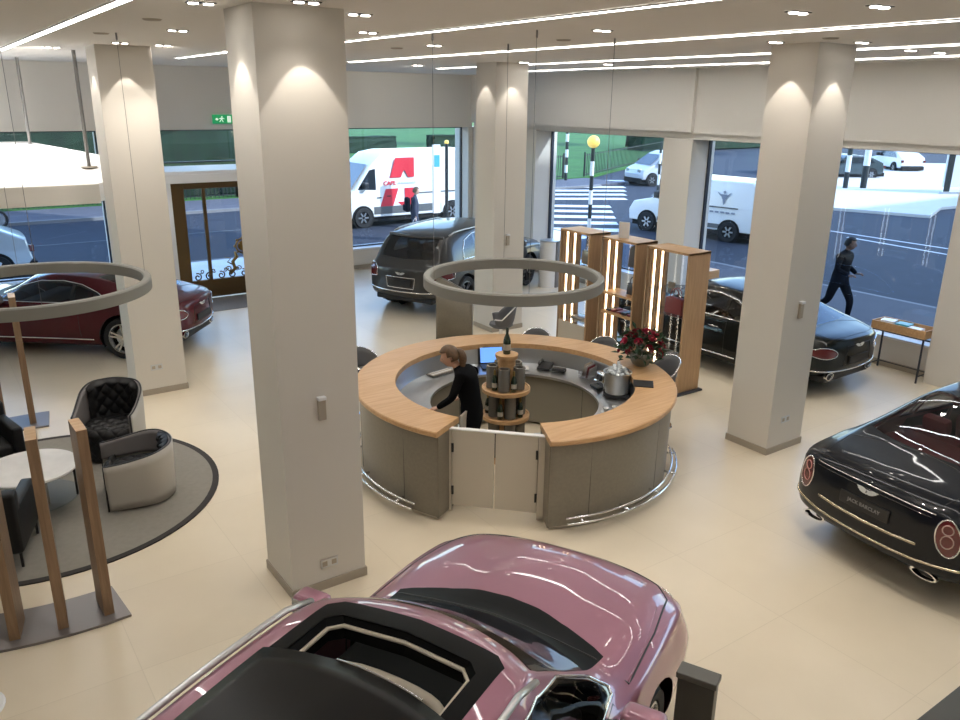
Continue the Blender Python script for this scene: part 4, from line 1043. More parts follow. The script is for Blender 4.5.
for k in range(2): tag(link('white_cup', lathe(B(), [(0, 0), (.022, 0), (.038, .045), (.035, .045), (.02, .008), (0, .008)], 20), M_white, loc=(x - .12 * k, y + .02 * k, z), smooth=SM), ['small white cup on the worktop right of the ice bucket', 'small white cup nearest the right gate end'][k], 'cup')
x, y, z = at_counter(1.22, 203, .77)
tag(link('black_remote', bx(-.03, .03, -.05, .05, 0, .025, .01, 3), M_black, loc=(x, y, z), rz=.9, smooth=SM), 'small black device on the worktop near the woman', 'device')
x, y, z = at_counter(1.36, 100, .77)
t = thing('keyboard', 'grey computer keyboard at the back left of the worktop', 'keyboard', (x, y, z), math.radians(10)); link('key_tray', bx(-.2, .2, -.07, .07, 0, .02, .006), M_smoke, t)
for r_ in range(4): link('key_row', bx(-.18, .18, -.055 + r_ * .028, -.033 + r_ * .028, .02, .026, .002), M_white if r_ % 2 else M_creamp, t)
# ------------------------------------------------------------------ bar stools around the counter
M_greyfab = mat('mid_grey_fabric', (.12, .12, .125), .8)
def bar_stool(loc, rz, label):
    t = thing('bar_stool', label, 'stool', loc, rz)
    sh = B(); n = 16
    prof = []
    tt = bmesh.new(); rows = []
    for i in range(n + 1):
        a = math.radians(-115 + 230 * i / n); hh = .12 + .20 * max(0, math.cos(a)) ** .7
        rows.append([tt.verts.new(((.19 + .05 * k / 4) * math.cos(a), (.19 + .05 * k / 4) * math.sin(a), .66 + hh * k / 4)) for k in range(5)])
    for i in range(n):
        for k in range(4): tt.faces.new((rows[i][k], rows[i + 1][k], rows[i + 1][k + 1], rows[i][k + 1]))
    edge = [v[-1].co[:] for v in rows]
    s = link('shell', tt, M_greyfab, t, smooth=True); md = s.modifiers.new('s', 'SOLIDIFY'); md.thickness = .02
    link('shell_piping', tube(B(), edge, .010, 6), M_chrome, s, smooth=True)
    link('seat', lathe(B(), [(0, .64), (.18, .64), (.20, .67), (.18, .70), (0, .71)], 24), M_greyfab, t, smooth=SM)
    link('stem', cyl(B(), 0, 0, .03, .64, .028, 14), M_chrome, t, smooth=SM); link('foot_disc', lathe(B(), [(0, 0), (.21, 0), (.20, .015), (.04, .035), (0, .035)], 32), M_chrome, t, smooth=SM)
    link('foot_ring', lathe(B(), [(.13, .27), (.145, .28), (.13, .29), (.12, .28)], 24, close=True), M_chrome, t, smooth=True)
def stool_at(deg, r, label):
    a = math.radians(deg); bar_stool((CC[0] + r * math.cos(a), CC[1] + r * math.sin(a), 0), a, label)
stool_at(112, 2.38, 'grey bucket bar stool peeping over the left of the counter')
stool_at(-7, 2.34, 'grey bar stool with bright rim right of the counter')
stool_at(45, 2.34, 'grey bar stool behind the middle of the counter'); stool_at(20, 2.34, 'grey bar stool in front of the middle cabinet')
# curved taupe screen and bucket chair behind the counter
t = thing('curved_screen', 'taupe sloping-topped screen left of the bucket chair behind the counter', 'screen', (7.65, 11.75, 0))
n = 12; tt = bmesh.new(); A = []
for i in range(n + 1):
    u = i / n; x = -.22 + .46 * u; y = .26 - .52 * u + .08 * math.sin(PI * u); A.append([tt.verts.new((x, y, 0)), tt.verts.new((x, y, 1.28 - .30 * u ** 1.4))])
for i in range(n): tt.faces.new((A[i][0], A[i + 1][0], A[i + 1][1], A[i][1]))
s = link('screen_panel', tt, M_taupe, t, smooth=True); md = s.modifiers.new('s', 'SOLIDIFY'); md.thickness = .04
link('screen_capping', tube(B(), [(-.22 + .46 * i / n, .26 - .52 * i / n + .08 * math.sin(PI * i / n), 1.285 - .30 * (i / n) ** 1.4) for i in range(n + 1)], .018, 6), M_ringm, t, smooth=True)
def bucket_chair(loc, rz, label):
    t = thing('bucket_chair', label, 'chair', loc, rz); tt = bmesh.new(); rows = []; n = 18
    for i in range(n + 1):
        a = math.radians(-120 + 240 * i / n); hh = .16 + .26 * max(0, math.cos(a)) ** .8
        rows.append([tt.verts.new(((.20 + .09 * (k / 5) ** .6) * math.cos(a), (.22 + .08 * (k / 5) ** .6) * math.sin(a), .40 + hh * k / 5)) for k in range(6)])
    for i in range(n):
        for k in range(5): tt.faces.new((rows[i][k], rows[i + 1][k], rows[i + 1][k + 1], rows[i][k + 1]))
    edge = [r[-1].co[:] for r in rows]
    s = link('shell', tt, M_greyfab, t, smooth=True); md = s.modifiers.new('s', 'SOLIDIFY'); md.thickness = .025
    link('pale_piping', tube(B(), edge, .012, 6), M_white, s, smooth=True)
    link('seat', lathe(B(), [(0, .36), (.16, .36), (.22, .40), (.21, .44), (0, .455)], 24), M_greyfab, t, smooth=SM)
    link('stem', cyl(B(), 0, 0, .03, .37, .03, 14), M_chrome, t, smooth=SM)
    for k in range(4):
        a = PI / 4 + k * PI / 2; link('leg', tube(B(), [(0, 0, .05), (.26 * math.cos(a), .26 * math.sin(a), .012)], .014, 6), M_chrome, t, smooth=True)
bucket_chair((8.42, 11.35, 0), math.radians(-30), 'grey bucket chair with pale piping near the far middle column')
# fluted grey brochure stand near the right-hand windows
t = thing('fluted_stand', 'fluted grey stand with white curved back beside the window', 'display stand', (12.35, 14.75, 0))
fl = B()
for k in range(13):
    a = math.radians(-75 + k * 11); cyl(fl, .22 * math.cos(a) , .22 * math.sin(a), 0, 1.12, .028, 8)
link('fluted_front', fl, mat('fluted_grey', (.22, .21, .21), .4), t, smooth=SM)
link('white_back', lathe(B(), [(.21, 0), (.235, 0), (.235, 1.10), (.21, 1.10)], 20, a0=math.radians(75), a1=math.radians(270), close=True), M_white, t, smooth=SM); link('top_plate', cyl(B(), 0, 0, 1.10, 1.13, .235, 28), M_steel, t, smooth=SM)

# ------------------------------------------------------------------ lit oak display cabinets
M_led = mat('led_strip', (1, .9, .75), .5, emit=(1., .80, .55), es=7.)
M_slatb = wood_mat('pale_slat', (.30, .20, .115), (.40, .27, .165), 3, 'Z', .5)
M_shelfg = glass_mat('shelf_glass', (.85, .88, .88), .12)
M_handbag = mat('oxblood_leather', (.20, .035, .04), .45)
def cabinet(y0, y1, label, kind):
    X0, X1, H = 9.15, 9.62, 2.2; w = y1 - y0; d = X1 - X0
    t = thing('display_cabinet', label, 'cabinet', (X0 + d / 2, y0 + w / 2, 0)); hx, hy = d / 2, w / 2
    link('base_plate', bx(-hx - .08, hx + .04, -hy - .06, hy + .03, 0, .03, .004), M_frame, t)
    link('side_panel', bx(-hx, hx, -hy, -hy + .035, .03, H, .003), M_oakz, t); link('side_panel', bx(-hx, hx, hy - .035, hy, .03, H, .003), M_slatb, t)
    link('top_panel', bx(-hx, hx, -hy, hy, H - .035, H + .001, .003), M_oak, t); link('bottom_panel', bx(-hx, hx, -hy + .035, hy - .035, .03, .09, .003), M_oak, t)
    # back: slatted on the left half, glass on the right
    link('glass_back', bx(hx - .014, hx - .008, -hy + .035, hy - .035, .09, H - .035), M_glassw, t)
    sl = B(); n = 7
    for k in range(n): x = -hx + .02 + (d - .05) * k / n; box(sl, x, x + (d - .05) / n * .7, hy - .052, hy - .036, .09, H - .035, .003)
    link('slatted_side', sl, M_slatb, t)
    for xx in (-hx + .13, -hx + .30): link('led_strip', bx(xx - .008, xx + .008, hy - .068, hy - .053, .12, H - .06), M_led, t)
    link('led_strip', bx(hx - .04, hx - .03, -hy + .04, -hy + .05, .12, H - .06), M_led, t)
    for z in ([.62] if kind == 1 else [.95, 1.28] if kind == 2 else [.50, 1.2] if kind == 3 else []):
        if kind == 2: link('oak_shelf', bx(-hx + .03, hx - .08, -hy + .035, hy - .035, z - .02, z + .02, .003), M_oak, t)
        else: link('glass_shelf', bx(-hx + .03, hx - .08, -hy + .035, hy - .035, z - .006, z + .006), M_shelfg, t)
    return X0 + d / 2, y0 + w / 2
def handbag(x, y, z, s, m, label, rz=0.):
    t = thing('handbag', label, 'bag', (x, y, z), rz)
    link('bag_body', prism(B(), [(-.17 * s, 0), (.17 * s, 0), (.15 * s, .24 * s), (-.15 * s, .24 * s)], -.05 * s, .05 * s, 'y', .012), m, t, smooth=SM)
    for sd in (1, -1): link('bag_handle', tube(B(), catmull([(-.08 * s, sd * .03, .23 * s), (-.07 * s, sd * .03, .33 * s), (0, sd * .03, .38 * s), (.07 * s, sd * .03, .33 * s), (.08 * s, sd * .03, .23 * s)], 4), .007, 6), m, t, smooth=True)
    link('clasp', bx(-.015, .015, -.056 * s, -.05 * s, .15 * s, .19 * s), M_gold, t)
cx, cy = cabinet(7.74, 8.59, 'tall lit oak display cabinet nearest the right column, with a red handbag', 3)
handbag(cx - .06, cy - .08, 1.206, 1.05, M_handbag, 'oxblood red handbag on the glass shelf of the nearest cabinet', PI / 2)
for (dy, z) in ((.12, 1.55), (.14, .72)): tag(link('small_picture_box', bx(-.02, .02, -.06, .06, 0, .10, .006), M_smoke, loc=(cx + .05, cy + dy, z if z > 1 else .506)), 'small dark box %s in the nearest display cabinet' % ('above the handbag' if z > 1 else 'below the handbag'), 'box')
tag(link('glass_tray', bx(-.12, .12, -.2, .2, 0, .05, .01), M_smoke, loc=(cx - .03, cy - .12, .506)), 'grey case on the low glass shelf of the nearest cabinet', 'case')
cx, cy = cabinet(8.81, 9.61, 'middle lit oak display cabinet with two wooden shelves', 2)
b = B()
t = thing('hanging_jacket', 'dark jacket hanging in the upper part of the middle cabinet', 'clothing', (cx, cy - .2, 1.75))
link('jacket', prism(B(), [(-.17, 0), (.17, 0), (.14, .32), (.04, .38), (-.04, .38), (-.14, .32)], -.04, .04, 'x', .02), M_frame, t, smooth=SM); link('hanger_rail', tube(B(), [(0, -.14, .39), (0, .14, .39)], .006, 6), M_steel, t)
for k in range(5):
    tag(link('folded_wallet', bx(-.10, .10, -.05, .05, 0, .035 + .01 * (k % 2), .008, 2), [M_handbag, M_frame, M_handbag, M_handbag, M_frame][k], loc=(cx - .06, cy - .26 + k * .125, .97)), ['red wallet at the right end of the lower oak shelf', 'dark wallet second from right on the lower oak shelf', 'red wallet in the middle of the lower oak shelf', 'red wallet left of centre on the lower oak shelf', 'dark wallet at the left end of the lower oak shelf'][k], 'wallet')
handbag(cx - .02, cy - .2, 1.302, .8, M_frame, 'dark bag on the upper oak shelf of the middle cabinet', PI / 2)
handbag(cx - .02, cy - .2, .10, 1.2, M_frame, 'dark holdall on the floor of the middle cabinet', PI / 2)
t = thing('small_sign', 'small white card with red mark on top of the middle cabinet', 'sign', (cx - .05, cy + .08, 2.2), PI / 2 + .4)
link('card', bx(-.09, .09, -.008, .008, 0, .26, .002), M_white, t); link('red_mark', prism(B(), [(-.03, .13), (-.01, .16), (.01, .165), (.03, .15), (.035, .13), (0, .14)], -.011, -.008, 'y'), M_rose2, t)
cx, cy = cabinet(9.88, 10.65, 'lit oak display cabinet furthest left of the three', 1)
handbag(cx, cy - .15, 1.62, 1.0, M_smoke, 'dark grey bag hanging high in the left cabinet', PI / 2)
tag(link('folded_scarf', bx(-.13, .13, -.2, .2, 0, .07, .025, 3), M_smoke, loc=(cx - .04, cy - .1, .627), smooth=SM), 'folded grey scarf on the low shelf of the left cabinet', 'scarf')
link('white_drawer_front', bx(-.235 + .0, -.215, -.34, .34, .10, .58, .003), M_creamp, bpy.data.objects['display_cabinet.002'] if 'display_cabinet.002' in bpy.data.objects else None)
link('glass_bag_shelf', bx(-.2, .15, -.34, .34, 1.60, 1.612), M_shelfg, bpy.data.objects['display_cabinet.002'])
link('glass_upper_shelf', bx(-.2, .15, -.38, .38, 1.54, 1.548), M_shelfg, bpy.data.objects['display_cabinet'])
# tray table by the right window
t = thing('tray_table', 'oak tray table on thin dark legs below the right window', 'table', (13.04, 6.42, 0))
link('tray', bx(-.2, .2, -.45, .45, .74, .755, .002), M_oak, t)
for a in ((-.2, .2, -.45, -.435), (-.2, .2, .435, .45), (-.2, -.185, -.435, .435), (.185, .2, -.435, .435)): link('tray_side', bx(a[0], a[1], a[2], a[3], .755, .88, .003), M_oak, t)
for sx in (-.185, .185):
    for sy in (-.43, .43): link('leg', bx(sx - .012, sx + .012, sy - .012, sy + .012, 0, .74), M_frame, t)
b = B(); box(b, -.19, .19, -.43, -.415, .10, .115); box(b, -.19, .19, .415, .43, .10, .115); box(b, .178, .193, -.43, .43, .10, .115); link('stretcher', b, M_frame, t)
for k, (dx, dy, c, nm) in enumerate(((-.04, -.2, M_white, 'white'), (.03, .02, None, 'blue'), (-.03, .25, M_white, 'pale'))):
    m = c or mat('turquoise_cover', (.05, .30, .38), .35)
    tag(link('brochure', bx(-.10, .10, -.11, .11, 0, .10 + .02 * k, .002), m, loc=(13.04 + dx, 6.42 + dy, .756), rz=.1 * k), ['white brochure at the right end of the tray table', 'turquoise brochure in the middle of the tray table', 'white brochure at the left end of the tray table'][k], 'brochure')
tag(link('wooden_block', bx(-.13, .13, -.10, .10, 0, .20, .004), M_oak, loc=(12.85, 10.3, .0)), 'oak block beside the black coupe near the window', 'box') if 0 else None
t = thing('pedestal', 'small oak pedestal box behind the nearest cabinet', 'pedestal', (12.85, 10.45, 0)); link('pedestal_box', bx(-.18, .18, -.22, .22, .9, 1.12, .004), M_oak, t); link('post', bx(-.03, .03, -.03, .03, .02, .9), M_frame, t); link('foot', bx(-.15, .15, -.15, .15, 0, .02, .003), M_frame, t)

# ------------------------------------------------------------------ lounge
RC = (.67, 9.375)
M_rug = mat('grey_rug', (.25, .232, .20), .95, noise=.05, nscale=18, bump=.25)
t = thing('round_rug', 'round grey-brown rug with dark border under the lounge chairs', 'rug', (RC[0], RC[1], 0))
link('pile', lathe(B(), [(0, .001), (1.76, .001), (1.76, .012), (0, .012)], 90), M_rug, t, smooth=SM); link('border', lathe(B(), [(1.76, .001), (1.83, .001), (1.83, .014), (1.76, .014)], 90, close=True), mat('dark_rug_border', (.035, .03, .028), .9), t, smooth=SM)
M_marble = mat('white_marble', (.84, .82, .79), .15, noise=.10, nscale=3.5, coat=.4)
t = thing('round_table', 'round white marble coffee table on thin dark legs', 'table', (.53, 9.2, .014))
link('marble_top', lathe(B(), [(0, .44), (.46, .44), (.48, .45), (.48, .465), (.47, .475), (0, .475)], 60), M_marble, t, smooth=SM)
link('lower_shelf', lathe(B(), [(0, .10), (.44, .10), (.44, .115), (0, .115)], 40), M_shelfg, t, smooth=SM)
for k in range(4):
    a = math.radians(8 + 90 * k); b = B(); tube(b, [(.43 * math.cos(a), .43 * math.sin(a), 0), (.43 * math.cos(a), .43 * math.sin(a), .44)], .013, 8); link('leg', b, M_black, t)
M_tuft = mat('black_quilted_leather', (.008, .008, .009), .5, spec=.3)
M_shellw = mat('pale_grey_shell', (.46, .435, .39), .4)
M_shelli = mat('lilac_grey_lining', (.20, .185, .185), .6)
def tuft(u, v, n=5.):
    a = u * n; b_ = v * n; s = abs(math.sin(PI * (a + b_) / 2)) * abs(math.sin(PI * (a - b_) / 2)); return min(s, 1.) ** .45
def tub_chair(loc, rz, label, high):
    """curved pale shell wrapping a diamond-quilted black seat; faces +x"""
    t = thing('tub_chair', label, 'armchair', loc, rz)
    W, Dp = (.38, .34) if high else (.40, .34); n = 52; HT = .87 if high else .63
    zt_ = lambda a: HT - ((.24) if high else .08) * sstep(.25, 1.0, abs(a) / amax)
    amax = math.radians(155)
    def pt(a, off, z):
        if abs(a) <= PI / 2: return ((Dp - off) * -math.cos(a) - .04, (W - off) * math.sin(a), z)
        q = (abs(a) - PI / 2) / (amax - PI / 2); return (-.04 + .40 * q, math.copysign(W - off - .03 * q * q, a), z)
    for nm, o0, m in (('outer_shell', 0., M_shellw), ('inner_lining', .035, M_shelli)):
        tt = bmesh.new(); rows = []
        for i in range(n + 1):
            a = -amax + 2 * amax * i / n; zt = zt_(a); flare = .03
            zb_ = .03 if nm == 'outer_shell' else .36; rows.append([tt.verts.new(pt(a, o0 + (.02 * (1 - k / 6) if nm == 'outer_shell' else 0), zb_ + (zt - zb_) * k / 6)) for k in range(7)])
        for i in range(n):
            for k in range(6): tt.faces.new((rows[i][k], rows[i + 1][k], rows[i + 1][k + 1], rows[i][k + 1]))
        s = link(nm, tt, m, t, smooth=True); md = s.modifiers.new('s', 'SOLIDIFY'); md.thickness = .018; md.offset = -1 if nm == 'outer_shell' else 0
    e = [pt(-amax + 2 * amax * i / n, .018, zt_(-amax + 2 * amax * i / n) + .003) for i in range(n + 1)]
    link('piping', tube(B(), [pt(-amax, .018, .03)] + e + [pt(amax, .018, .03)], .011, 6), M_black, t, smooth=True)
    # quilted backrest: only the middle half of the wrap
    tt = bmesh.new(); rows = []; am = math.radians(72 if high else 42); N, Mv = 72, 48
    for i in range(N + 1):
        u = i / N; a = -am + 2 * am * u; r = []
        for k in range(Mv + 1):
            v = k / Mv; zt = zt_(a) + .03 * math.sin(PI * u); th = .05 + .03 * tuft(u * 1.3, v * .8, 7); th *= min(1, 8 * min(u, 1 - u) + .25); roll = sstep(.88, 1, v)
            r.append(tt.verts.new(pt(a, .05 + th * (1 - roll), .40 + (zt - .40) * v)))
        rows.append(r)
    for i in range(N):
        for k in range(Mv): tt.faces.new((rows[i][k], rows[i + 1][k], rows[i + 1][k + 1], rows[i][k + 1]))
    link('quilted_backrest', tt, M_tuft, t, smooth=True)
    # quilted seat running down to the floor in front
    tt = bmesh.new(); rows = []; hw = .30; N, Mv = 56, 84
    for i in range(N + 1):
        u = i / N; y = -hw + 2 * hw * u; r = []
        for k in range(Mv + 1):
            v = k / Mv
            if v < .58: x = -.26 + .54 * v / .58; z = .41 if high else .36; nx, nz = 0, 1
            elif v < .68: q = (v - .58) / .10 * PI / 2; x = .28 + .06 * math.sin(q); z = .35 + .06 * math.cos(q); nx, nz = math.sin(q), math.cos(q)
            else: x = .34; z = .35 - .31 * (v - .68) / .32; nx, nz = 1, 0
            h = .026 * tuft(u, v * 1.5, 7) * min(1, 10 * min(u, 1 - u) + .2); x += (2 * u - 1) ** 2 * (.13 * max(0, 1 - v * 1.8) - .06 * min(1, v / .58))
            r.append(tt.verts.new((x + nx * h, y, z + nz * h)))
        rows.append(r)
    for i in range(N):
        for k in range(Mv): tt.faces.new((rows[i][k], rows[i + 1][k], rows[i + 1][k + 1], rows[i][k + 1]))
    link('quilted_seat', tt, M_tuft, t, smooth=True)
    link('seat_base', bx(-.18, .27, -.27, .27, .02, .34, .03), M_tuft, t, smooth=SM)
    return t
tub_chair((1.56, 10.20, .014), math.radians(-118), 'high-backed black quilted tub chair behind the low one', True)
tub_chair((1.56, 8.86, .014), math.radians(172), 'low pale-backed tub chair turned away at the right of the rug', False)
M_blackl = mat('black_leather', (.010, .010, .011), .5, spec=.3)
def club_chair(loc, rz, label):
    t = thing('club_chair', label, 'armchair', loc, rz)
    link('seat_cushion', bx(-.30, .34, -.26, .26, .28, .43, .04, 3), M_blackl, t, smooth=SM); link('backrest', bx(-.38, -.22, -.38, .38, .16, .78, .035, 3), M_blackl, t, smooth=SM)
    for s in (1, -1): link('armrest', bx(-.36, .36, s * .32 - .06, s * .32 + .06, .16, .62, .03, 3), M_blackl, t, smooth=SM)
    link('seat_frame', bx(-.34, .34, -.28, .28, .16, .28, .01), M_black, t)
    for sx in (1, -1):
        for sy in (1, -1): link('leg', bx(sx * .32 - .012, sx * .32 + .012, sy * .34 - .012, sy * .34 + .012, 0, .17), M_black, t)
club_chair((.14, 10.35, .014), math.radians(-78), 'black leather armchair behind the marble table')
club_chair((.04, 8.35, .014), math.radians(72), 'black leather armchair in front of the marble table, behind the slats')
# plank screens on curved grey bases
def plank_screen(sgn, label, r0, r1, alo, ahi, posts, zc):
    t = thing('plank_screen', label, 'screen', (RC[0], RC[1], 0))
    a0_, a1_ = math.radians(alo), math.radians(ahi)
    link('steel_base', lathe(B(), [(r0, .002), (r1, .002), (r1, .025), (r0, .025)], 30, a0=a0_, a1=a1_, close=True), mat('grey_steel_base', (.21, .19, .185), .35, .3), t, smooth=SM)
    for d in posts:
        a = math.radians(d); rm = (r0 + r1) / 2 + .02
        c, s = math.cos(a), math.sin(a); M = Matrix(((c, -s, 0, 0), (s, c, 0, 0), (0, 0, 1, 0), (0, 0, 0, 1)))
        h = zc; lo, hi = rm - .15, rm + .15
        b = B(); prism(b, [(lo, .025), (hi, .025), (hi, h), (lo, h - .0)], -.04, .04, 'y', mtx=M)
        p = link('plank', b, M_walnut, t)
        link('plank_cap', bx(lo, hi, -.041, .041, h, h + .004, mtx=M), M_oak, p)
plank_screen(-1, 'brown plank screen on a grey base in front of the lounge', 2.27, 2.82, -122, -84.5, (-87.6, -95.2, -102.8, -110.4, -118), 1.75)
plank_screen(1, 'brown plank screen on a grey base behind the lounge', 2.27, 2.85, 82, 124, (86.5, 94.5, 102.5, 110.5, 118), 1.79)
t = thing('side_table', 'small round white table at the left edge of the floor', 'table', (-.27, 5.35, 0)); link('table_top', lathe(B(), [(0, .48), (.20, .48), (.21, .49), (.20, .50), (0, .50)], 32), M_white, t, smooth=SM); link('stem', cyl(B(), 0, 0, .02, .48, .02, 12), M_steel, t, smooth=SM); link('foot', cyl(B(), 0, 0, 0, .02, .15, 28), M_steel, t, smooth=SM)
# dark plinth beside the pink car, dark desk at the bottom right corner
M_plinth = mat('dark_green_grey_laminate', (.055, .052, .042), .4)
t = thing('information_plinth', 'dark grey plinth beside the front wheel of the pink car', 'plinth', (3.33, 2.46, 0), math.radians(25))
link('plinth_body', bx(-.05, .05, -.11, .11, .03, 1.06, .004), M_plinth, t); link('plinth_top', bx(-.06, .06, -.12, .12, 1.06, 1.10, .006), mat('plinth_top_grey', (.10, .098, .085), .35), t); link('plinth_foot', bx(-.10, .10, -.14, .14, 0, .03, .004), M_plinth, t)
t = thing('dark_desk', 'dark grey desk corner at the bottom right edge', 'desk', (4.9, 1.0, 0)); link('desk_top', bx(-.78, .9, -.6, .585, .96, 1.0, .005), M_plinth, t); link('desk_body', bx(-.72, .85, -.55, .53, 0, .96, .004), M_plinth, t)
# ------------------------------------------------------------------ street
M_asph = mat('asphalt', (.022, .027, .042), .85, noise=.12, nscale=2.5, bump=.15)
M_pave = mat('sunlit_paving', (.80, .79, .77), .8, noise=.08, nscale=1.2)  # sunlight by the door is put into this pale colour
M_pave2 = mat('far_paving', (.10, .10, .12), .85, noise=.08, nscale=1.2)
M_kerb = mat('kerb_stone', (.20, .20, .21), .8)
M_grass = mat('lawn', (.035, .125, .02), .95, noise=.25, nscale=.35)
M_roadw = mat('road_paint', (.72, .73, .75), .7)
M_roadw2 = mat('dull_road_paint', (.10, .11, .12), .8)  # duller grey for the left-hand road lines
M_rail = mat('railing_black', (.012, .016, .016), .5)
b = B(); box(b, -60, 120, 19.75, 160, -.30, -.12); box(b, 13.75, 120, -60, 19.75, -.30, -.12)
struct('floor_street', b, M_asph)
b = B(); box(b, -60, 18.3, 19.7, 22.3, -.12, -.01); struct('floor_pavement', b, M_pave); b = B(); box(b, 13.7, 18.3, -60, 19.7, -.12, -.01); struct('floor_side_pavement', b, mat('shaded_paving', (.07, .07, .085), .85, noise=.08, nscale=1.2))  # shade on the side pavement is put into its dark colour
b = B(); box(b, -60, 18.42, 22.3, 22.45, -.12, -.005); box(b, 18.3, 18.45, -60, 22.3, -.12, -.005); struct('trim_kerb', b, M_kerb)
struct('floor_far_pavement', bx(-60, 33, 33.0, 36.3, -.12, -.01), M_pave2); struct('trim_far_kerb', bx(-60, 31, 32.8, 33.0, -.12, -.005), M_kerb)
# sunlit island on the right
struct('floor_island', prism(B(), [(33.0, 20.2), (34.2, 16.6), (37.5, 17.8), (44, 17.2), (75, 25), (62, 36), (46, 28.5)], -.12, .0), mat('pale_island_paving', (.60, .58, .55), .85))
# lawn
struct('floor_lawn', prism(B(), [(-60, 36.3), (33, 36.3), (60, 52), (115, 86), (115, 160), (-60, 160)], -.12, .03), M_grass)
# road markings
def marks(name, quads, label, cat, group=None):
    b = B()
    for q in quads: prism(b, q, -.119, -.112)
    o = link(name, b, M_roadw); tag(o, label, cat, group); return o
def strip(p, q, w):
    p, q = Vector(p), Vector(q); d = (q - p).normalized(); n = Vector((-d.y, d.x)) * w / 2
    return [tuple(p + n), tuple(p - n), tuple(q - n), tuple(q + n)]
def lay(me): return me
k = 0
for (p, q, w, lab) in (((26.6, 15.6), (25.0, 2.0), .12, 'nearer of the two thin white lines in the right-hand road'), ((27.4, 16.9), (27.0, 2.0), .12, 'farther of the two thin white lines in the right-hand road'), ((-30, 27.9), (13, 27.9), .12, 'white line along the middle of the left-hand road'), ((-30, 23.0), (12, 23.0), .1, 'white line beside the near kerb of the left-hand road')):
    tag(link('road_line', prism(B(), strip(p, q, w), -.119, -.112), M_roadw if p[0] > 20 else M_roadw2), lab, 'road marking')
zn = 0
for i in range(6):   # near zebra: stripes lie roughly along the view's width
    c = Vector((17.9 + i * 1.12, 20.9 + i * 1.30)); d = Vector((.80, -.60))
    pass
    tag(link('zebra_stripe', prism(B(), strip(c - d * 1.2, c + d * 2.2, .72), -.119, -.111), M_roadw), 'white bar of the nearer zebra crossing', 'road marking', 'bars of the near zebra crossing')
for i in range(6):
    c = Vector((25.6 + i * 1.3, 29.3 + i * 1.35)); d = Vector((.86, -.5))
    tag(link('zebra_stripe', prism(B(), strip(c - d * 2.5, c + d * 2.8, .75), -.119, -.111), M_roadw), 'white bar of the farther zebra crossing', 'road marking', 'bars of the far zebra crossing')
# belisha beacon and striped poles
M_beacon = mat('beacon_amber', (.95, .62, .12), .4, emit=(1., .62, .15), es=.5)
def striped_pole(x, y, h, label, globe=False, r=.055, z0=-.01, n=7, name='striped_pole'):
    t = thing(name, label, 'pole', (x, y, z0))
    for k in range(n):
        link('band', cyl(B(), 0, 0, h * k / n, h * (k + 1) / n, r, 14), M_white if k % 2 else M_rail, t, smooth=SM)
    if globe: link('globe', (lambda q: (ball(q, (0, 0, h + .14), .19, sub=3), q)[1])(B()), M_beacon, t, smooth=True)
    return t
striped_pole(17.1, 18.55, 3.02, 'zebra-striped beacon pole with amber globe seen above the left cabinet', True, .06, name='crossing_beacon')
striped_pole(24.1, 22.3, 2.85, 'striped pole rising behind the nose of the white van', False, .05)
striped_pole(30.9, 35.7, 3.0, 'dark striped pole by the railings across the junction', False, .09)
striped_pole(41.5, 24.9, 2.6, 'left of two dark bollard poles on the sunlit island', False, .13, n=3); striped_pole(42.4, 24.4, 2.4, 'right of two dark bollard poles on the sunlit island', False, .17, n=2)
for (x, y, h, lab) in ((15.45, 24.2, 3.0, 'thin black lamp post in front of the lettered van'), ):
    t = thing('post', lab, 'pole', (x, y, -.12)); link('shaft', cyl(B(), 0, 0, 0, h, .06, 12), M_rail, t, smooth=SM); link('cap', (lambda q: (ball(q, (0, 0, h + .03), .08, sub=2), q)[1])(B()), M_beacon, t, smooth=True)
t = thing('street_sign', 'white pole sign with blue panel in front of the lettered van', 'sign', (15.12, 24.35, -.12)); link('sign_board', bx(-.16, .16, -.02, .02, .6, 2.95, .005), M_white, t); link('blue_panel', bx(-.10, .12, -.03, -.02, 2.2, 2.6), mat('sign_teal', (.06, .35, .45), .5), t); link('post', cyl(B(), 0, 0, 0, .6, .04, 8), M_rail, t)
# railings: panels of bars
def railing(p, q, h, label, n):
    p, q = Vector(p), Vector(q); L = (q - p).length; a = math.atan2(q.y - p.y, q.x - p.x)
    t = thing('railing', label, 'railing', (p.x, p.y, -.0), a)
    b = B(); box(b, 0, L, -.02, .02, h - .12, h - .08); box(b, 0, L, -.02, .02, .12, .16); link('rails', b, M_rail, t)
    b = B()
    for i in range(n): x = L * (i + .5) / n; box(b, x - .014, x + .014, -.014, .014, 0, h)
    tag(link('bars', b, M_rail, t), kind='stuff')
    for x in (.0, L): link('post', bx(x - .04, x + .04, -.04, .04, 0, h + .1), M_rail, t)
railing((-40, 36.4), (-6, 36.4), 1.35, 'black park railings at the far left beyond the road', 170)
railing((-6, 36.4), (12, 36.4), 1.35, 'black park railings behind the bronze door', 100); railing((12, 36.4), (22, 36.4), 1.35, 'black park railings behind the lettered van', 60)
railing((22.3, 36.4), (31.3, 36.4), 1.35, 'black park railings left of the zebra crossing', 56); railing((33.2, 36.7), (59, 51.6), 1.35, 'black park railings beside the small grey-white car', 90)
